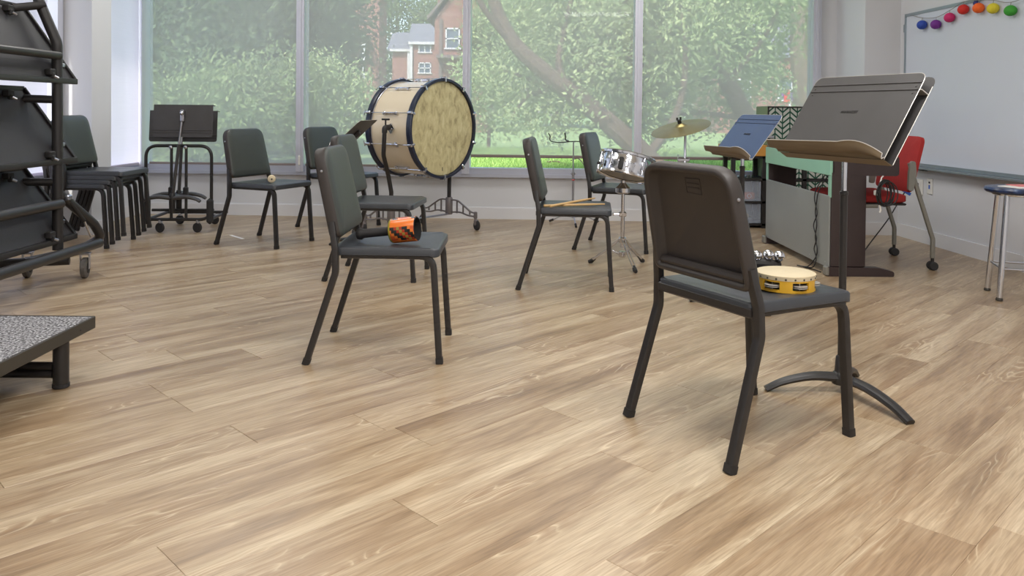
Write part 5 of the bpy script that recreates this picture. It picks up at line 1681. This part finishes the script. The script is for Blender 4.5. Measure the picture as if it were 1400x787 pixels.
pad('seat_cushion', r_(2.235, 5.215, 0.435), ex, ey, ez, 0.46, 0.46, 0.06, 0.06, rc)
MB().box(r_(2.235, 5.215, 0.400), (0.44, 0.44, 0.014), bevel=0.005).build('seat_pan', 'black_cap', rc)
bdn = Vector((2.548 - 2.470, 0, 0.82 - 0.475)); bl_ = bdn.length; bdn.normalize()
bn = Vector((-bdn.z, 0, bdn.x))
pad('backrest', r_((2.548 + 2.470) / 2, 5.215, (0.82 + 0.475) / 2), bdn, ey, bn, bl_, 0.475, 0.045, 0.05, rc)
for y, s in ((YN, -1), (YF, 1)):
    MB().sweep([Vector(p) for p in fillet([r_(2.605, y, 0.075), r_(2.605, y, 0.19), r_(2.47, y, 0.60), r_(2.455, y, 0.66)], 0.06)], rrect(0.026, 0.022, 0.008, 3), ref=(0, 1, 0)).build('rear_leg', 'frame_grey', rc)
    MB().prism(round_poly([(2.437, 0.49), (2.468, 0.49), (2.486, 0.60), (2.478, 0.672), (2.452, 0.672), (2.440, 0.60)], 0.014, 4), lambda u, v, d: Vector(r_(u, d, v)), y - 0.011 + s * 0.016, y + 0.011 + s * 0.016).build('arm_bracket', 'frame_grey', rc)
    MB().sweep([Vector(p) for p in fillet([r_(2.025, y, 0.075), r_(2.05, y, 0.19), r_(2.10, y, 0.39), r_(2.26, y, 0.392)], 0.05)], rrect(0.024, 0.020, 0.007, 3), ref=(0, 1, 0)).build('front_leg', 'frame_grey', rc)
    for x in (2.605, 2.025):
        cs2 = MB().cyl(r_(x, y, 0.05), r_(x, y, 0.085), 0.010, n=10)
        co = cs2.build('caster_stem', 'black_cap', rc)
        for e in (-1, 1):
            MB().lathe([(0.006, -0.010), (0.022, -0.010), (0.027, -0.004), (0.027, 0.004), (0.022, 0.010), (0.006, 0.010)], r_(x, y + e * 0.016, 0.027), (0.2, 1, 0), 16).build('wheel', 'rubber', co)
# cable from the piano to the socket on the wall, with a blue flag of tape
cable('power_cable', 'black power cable running under the red chair to the wall socket', [(2.08, 4.80, 0.30), (2.10, 4.95, 0.08), (2.20, 5.15, 0.012), (2.38, 5.45, 0.010), (2.55, 5.70, 0.05), (2.75, 5.86, 0.20), (2.88, 5.95, 0.34), (2.97, 6.03, 0.40), (3.055, 6.07, 0.425)], 0.0045)
tp = MB().box((2.93, 5.97, 0.385), (0.075, 0.003, 0.022), rot=Matrix.Rotation(0.55, 3, 'Y')).box((2.93, 5.974, 0.383), (0.06, 0.003, 0.020), rot=Matrix.Rotation(0.55, 3, 'Y')).build('tape_flag', 'blue_tape', None, smooth=False)
tag(tp, 'small blue tape flag stuck around the power cable', 'tape')

# ------------------------------------------------------------------ wall sockets
def wall_plate(y, z, label, w, h, kind):
    x = right_x(y)
    t = thing('wall_socket', label, 'socket', (x, y, z), 0)
    MB().box((-0.004, 0, 0), (0.008, w, h), bevel=0.002).build('plate', 'plate_white', t)
    if kind == 'power':
        for dz in (0.021, -0.021):
            MB().box((-0.009, 0.0, dz), (0.003, 0.034, 0.028), bevel=0.002).build('outlet', 'plate_white', t)
        MB().tube([(-0.008, 0.0, 0.02), (-0.035, 0.0, 0.02), (-0.05, -0.01, 0.012)], 0.010, 8).build('plug', 'cable_black', t)
    else:
        MB().box((-0.009, 0, 0.028), (0.003, 0.02, 0.014), bevel=0.001).build('jack', 'cable_black', t)
        MB().box((-0.009, 0, -0.005), (0.003, 0.018, 0.03), bevel=0.001).build('jack', 'blue_tape', t)
wall_plate(6.09, 0.414, 'white power socket on the wall with a black plug in it', 0.115, 0.115, 'power')
wall_plate(5.945, 0.43, 'narrow white data socket with a blue jack on the wall', 0.072, 0.115, 'data')

# ------------------------------------------------------------------ whiteboard and lantern garland
wbd = thing('whiteboard', 'large glossy whiteboard with aluminium frame and pen tray', 'whiteboard', (right_x(5.0), 5.0, 0.59), 0)
wo_ = Vector(wbd.location)
def B_(y, d, z): return Vector((right_x(y) - d, y, z)) - wo_
WY0, WY1, WZ0, WZ1 = 2.6, 6.275, 0.59, 1.72
def bslab(mb, y0, y1, d0, d1, z0, z1):
    return mb.loft([[B_(y0, d0, z), B_(y1, d0, z), B_(y1, d1, z), B_(y0, d1, z)] for z in (z0, z1)])
bslab(MB(), WY0, WY1, 0.004, 0.020, WZ0, WZ1).build('panel', 'board_white', wbd, smooth=False)
for y0, y1, z0, z1 in ((WY0, WY1, WZ1 - 0.004, WZ1 + 0.018), (WY1 - 0.005, WY1 + 0.014, WZ0, WZ1 + 0.018), (WY0 - 0.014, WY0 + 0.005, WZ0, WZ1 + 0.018), (WY0, WY1, WZ0 - 0.02, WZ0 + 0.004)):
    bslab(MB(), y0, y1, 0.0, 0.026, z0, z1).build('frame_rail', 'board_alu', wbd, smooth=False)
bslab(MB(), WY0, WY1 - 0.12, 0.02, 0.085, WZ0 - 0.034, WZ0 - 0.022).build('pen_tray', 'board_alu', wbd, smooth=False)
bslab(MB(), WY1 - 0.34, WY1 - 0.24, 0.03, 0.07, WZ0 - 0.046, WZ0 - 0.034).build('tray_clip', 'rim_dark', wbd, smooth=False)
bslab(MB(), WY1 + 0.012, WY1 + 0.045, 0.0, 0.018, 1.60, 1.66).build('hinge', 'board_alu', wbd, smooth=False)

EGGS = [('blue', 6.005, 1.626), ('purple', 5.828, 1.610), ('magenta', 5.663, 1.641), ('red', 5.507, 1.678), ('orange', 5.343, 1.667), ('yellow', 5.195, 1.646), ('green', 5.028, 1.611), ('blue', 4.74, 1.640), ('purple', 4.56, 1.615), ('magenta', 4.38, 1.62), ('red', 4.2, 1.65), ('orange', 4.03, 1.665), ('yellow', 3.86, 1.64)]
gl = thing('lantern_garland', 'string of colourful egg-shaped paper lanterns hanging on the whiteboard', 'garland', (right_x(5.5), 5.5, 1.60))
go = Vector(gl.location)
def G_(y, d, z): return Vector((right_x(y) - d, y, z)) - go
cord = [G_(6.20, 0.03, 1.722)]
for c, y, z in EGGS: cord.append(G_(y, 0.045, z + 0.052))
MB().tube(spline(cord, 6), 0.0022, 6).build('cord', 'frame_grey', gl)
for c, y, z in EGGS:
    lo = MB().ball(G_(y, 0.05, z), 0.037, 18, 12, (0.95, 1.12, 0.92)).build('lantern', 'lantern_' + c, gl)
    MB().cyl(G_(y, 0.05, z + 0.03), G_(y, 0.047, z + 0.052), 0.002, n=6).build('loop', 'frame_grey', lo)
lo = MB().ball(G_(5.395, 0.03, 1.705), 0.022, 14, 10).build('lantern', 'lantern_navy', gl)

# ------------------------------------------------------------------ stool
SX, SY = 2.69, 4.235
st = thing('lab_stool', 'round stool with chrome legs and marbled blue seat', 'stool', (SX, SY, 0), 0)
MB().lathe([(0.10, 0.548), (0.165, 0.552), (0.176, 0.560), (0.178, 0.570), (0.172, 0.580), (0.15, 0.584), (0.06, 0.581), (0.001, 0.580)], n=40).build('seat', 'marbled_blue', st)
MB().ring((0, 0, 0.548), 0.135, 0.009, (0, 0, 1), 36, 8).build('seat_ring', 'chrome', st)
base_a = math.atan2(4.154 - SY, 2.528 - SX)
tops = []
feet = []
for k in range(4):
    a = base_a - k * PI / 2
    ft_ = Vector((0.180 * math.cos(a), 0.180 * math.sin(a), 0.0))
    tp_ = Vector((0.130 * math.cos(a), 0.130 * math.sin(a), 0.545))
    feet.append(ft_); tops.append(tp_)
    lg = MB().sweep([ft_.lerp(tp_, 0.03), tp_], circle(0.0145, 14)).build('leg', 'chrome', st)
    MB().lathe([(0.012, 0.0), (0.017, 0.002), (0.017, 0.010), (0.013, 0.018)], ft_, (0, 0, 1), 14).build('glide', 'rim_dark', lg)
for k in range(4):
    a, b = feet[k].lerp(tops[k], 0.30), feet[(k + 1) % 4].lerp(tops[(k + 1) % 4], 0.30)
    MB().cyl(a, b, 0.0055, n=8).build('rung', 'dull_chrome', st)
for i, (dx, dy, rz, m, lab) in enumerate(((-0.005, -0.02, 0.3, 'paper_white', 'white paper sheet lying on the blue stool'), (0.03, 0.015, 0.05, 'paper_pink', 'pink paper sheet on top of the white one on the stool'))):
    po = MB().box((0, 0, 0), (0.20 - 0.05 * i, 0.14 - 0.03 * i, 0.004), rz=rz).build('paper_sheet', m, None, smooth=False, loc=(SX + dx, SY + dy, 0.5855 + 0.0042 * i))
    tag(po, lab, 'paper')

# ------------------------------------------------------------------ shelf unit by the window with drawers and printed bins
UX0, UX1, UY0, UY1 = 1.83, 2.76, 6.70, 6.98
su = thing('shelf_unit', 'black framed shelf unit with a honey wood top by the window', 'shelf', (UX0, UY0, 0))
def u_(x, y, z): return (x - UX0, y - UY0, z)
for x in (1.847, 2.105, 2.44, 2.745):
    for y in (UY0 + 0.015, UY1 - 0.015):
        MB().box(u_(x, y, 0.30), (0.034, 0.03, 0.60)).build('post', 'shelf_black', su, smooth=False)
for z in (0.03, 0.215, 0.405, 0.59):
    MB().box(u_((UX0 + UX1) / 2, (UY0 + UY1) / 2, z), (UX1 - UX0, UY1 - UY0, 0.018)).build('shelf_board', 'shelf_black', su, smooth=False)
MB().box(u_((UX0 + UX1) / 2 - 0.02, (UY0 + UY1) / 2, 0.646), (UX1 - UX0 + 0.04, UY1 - UY0 + 0.02, 0.092), bevel=0.004).build('wood_top', 'honey_wood', su)
def drawer(x0, x1, z0, z1, label):
    t = thing('clear_drawer', label, 'drawer', ((x0 + x1) / 2, UY0 + 0.13, z0), 0, 'clear plastic drawers in the shelf unit')
    w, h, dpt = x1 - x0, z1 - z0, 0.24
    MB().box((0, -dpt / 2, h / 2), (w, 0.004, h)).build('front', 'clear_plastic', t, smooth=False)
    MB().box((0, 0, 0.002), (w, dpt - 0.01, 0.004)).build('bottom', 'clear_plastic', t, smooth=False)
    MB().box((-w / 2 + 0.002, 0, h / 2), (0.004, dpt - 0.01, h)).build('side', 'clear_plastic', t, smooth=False)
    MB().box((w / 2 - 0.002, 0, h / 2), (0.004, dpt - 0.01, h)).build('side', 'clear_plastic', t, smooth=False)
drawer(1.870, 2.080, 0.226, 0.390, 'clear plastic drawer holding an orange wooden instrument')
drawer(1.870, 2.080, 0.042, 0.200, 'lowest clear plastic drawer holding a pale round object')
oi_ = thing('wooden_shaker', 'orange wooden instrument with a round sound hole inside the clear drawer', 'instrument', (1.965, 6.80, 0.234))
MB().loft([[Vector((x * sc, y * 0.6 * sc, z)) for x, y in rrect(0.18, 0.12, 0.05, 5)] for z, sc in ((0.0, 0.9), (0.01, 1.0), (0.045, 1.0), (0.058, 0.88))]).build('body', 'orange_wood', oi_)
MB().lathe([(0.014, 0), (0.019, 0.0), (0.019, 0.004), (0.014, 0.004), (0.014, 0)], (0.035, -0.0365, 0.028), (0, -1, 0), 16, cap=False).build('hole_ring', 'plate_white', oi_)
pb_ = thing('pale_ball_shaker', 'pale rounded percussion piece inside the lowest clear drawer', 'instrument', (1.95, 6.80, 0.048))
MB().ball((0, 0, 0.04), 0.04, 16, 10, (1.5, 1, 1)).build('body', 'felt_cream', pb_)
MB().cyl((0.05, 0, 0.04), (0.12, 0.0, 0.02), 0.009, n=8).build('handle', 'frame_grey', pb_)
tr = thing('metal_tray', 'small pile of grey metal pieces on the upper shelf board', 'hardware', (1.96, 6.78, 0.4145))
for i in range(5):
    MB().cyl((-0.07 + 0.03 * i, -0.02, 0.008), (-0.04 + 0.03 * i, 0.03, 0.008 + 0.002 * i), 0.0075, n=8).build('rod', 'dull_chrome', tr)
def bin_(x0, x1, z0, z1, label):
    t = thing('fabric_bin', label, 'bin', ((x0 + x1) / 2, UY0 + 0.14, z0), 0, 'herringbone fabric bins in the shelf unit')
    w, h = x1 - x0, z1 - z0
    MB().box((0, 0, h / 2), (w, 0.26, h), bevel=0.006).build('body', 'box_green', t)
    MB().box((0, -0.1325, h / 2), (w - 0.006, 0.003, h - 0.006)).build('printed_front', 'herringbone_print', t, smooth=False)
for x0, x1 in ((2.125, 2.42), (2.46, 2.725)):
    for z0, z1, w_ in ((0.416, 0.578, 'upper'), (0.226, 0.392, 'middle'), (0.041, 0.203, 'lowest')):
        bin_(x0, x1, z0, z1, '%s herringbone print bin in the shelf bay %s' % (w_, 'next to the clear drawers' if x0 < 2.3 else 'beside the wall corner'))
gb = thing('storage_box', 'tall green box with a herringbone printed front on the wood shelf top', 'box', (2.30, 6.83, 0.692))
MB().box((0, 0, 0.1625), (0.37, 0.31, 0.325), bevel=0.004).build('body', 'box_green', gb)
MB().box((0, -0.1575, 0.185), (0.345, 0.004, 0.262)).build('printed_front', 'herringbone_print', gb, smooth=False)
for dx, dz, sx, sz in ((0, 0.318, 0.37, 0.012), (-0.179, 0.185, 0.012, 0.27), (0.179, 0.185, 0.012, 0.27)):
    MB().box((dx, -0.159, dz), (sx, 0.008, sz)).build('front_edge', 'shelf_black', gb, smooth=False)
MB().box((-0.155, -0.163, 0.07), (0.05, 0.012, 0.02), bevel=0.003).build('clasp', 'dull_chrome', gb)

# ------------------------------------------------------------------ bits on the floor and outside
ft1, ft2 = Vector((-1.96, 5.89, 0)), Vector((-2.11, 6.055, 0))
tpf = MB().box((0, 0, 0.0009), ((ft1 - ft2).length, 0.022, 0.0008), rz=math.atan2((ft1 - ft2).y, (ft1 - ft2).x)).build('floor_tape', 'paper_white', None, smooth=False, loc=(ft1 + ft2) / 2)
tag(tpf, 'short strip of white tape stuck to the wood floor', 'tape')
br_ = MB().tube(spline([(0.78, 17.6, GZ + 0.10), (1.0, 17.4, GZ + 0.12), (1.2, 17.0, GZ + 0.06), (1.5, 16.6, GZ + 0.03)], 6), 0.018, 7)
br_.tube(spline([(1.3, 17.6, GZ + 0.14), (1.42, 17.3, GZ + 0.20), (1.5, 17.0, GZ + 0.12), (1.5, 16.7, GZ + 0.03)], 6), 0.012, 6)
tag(br_.build('fallen_branch', 'bark', None), 'thin dark branch lying on the grass outside the window', 'branch')
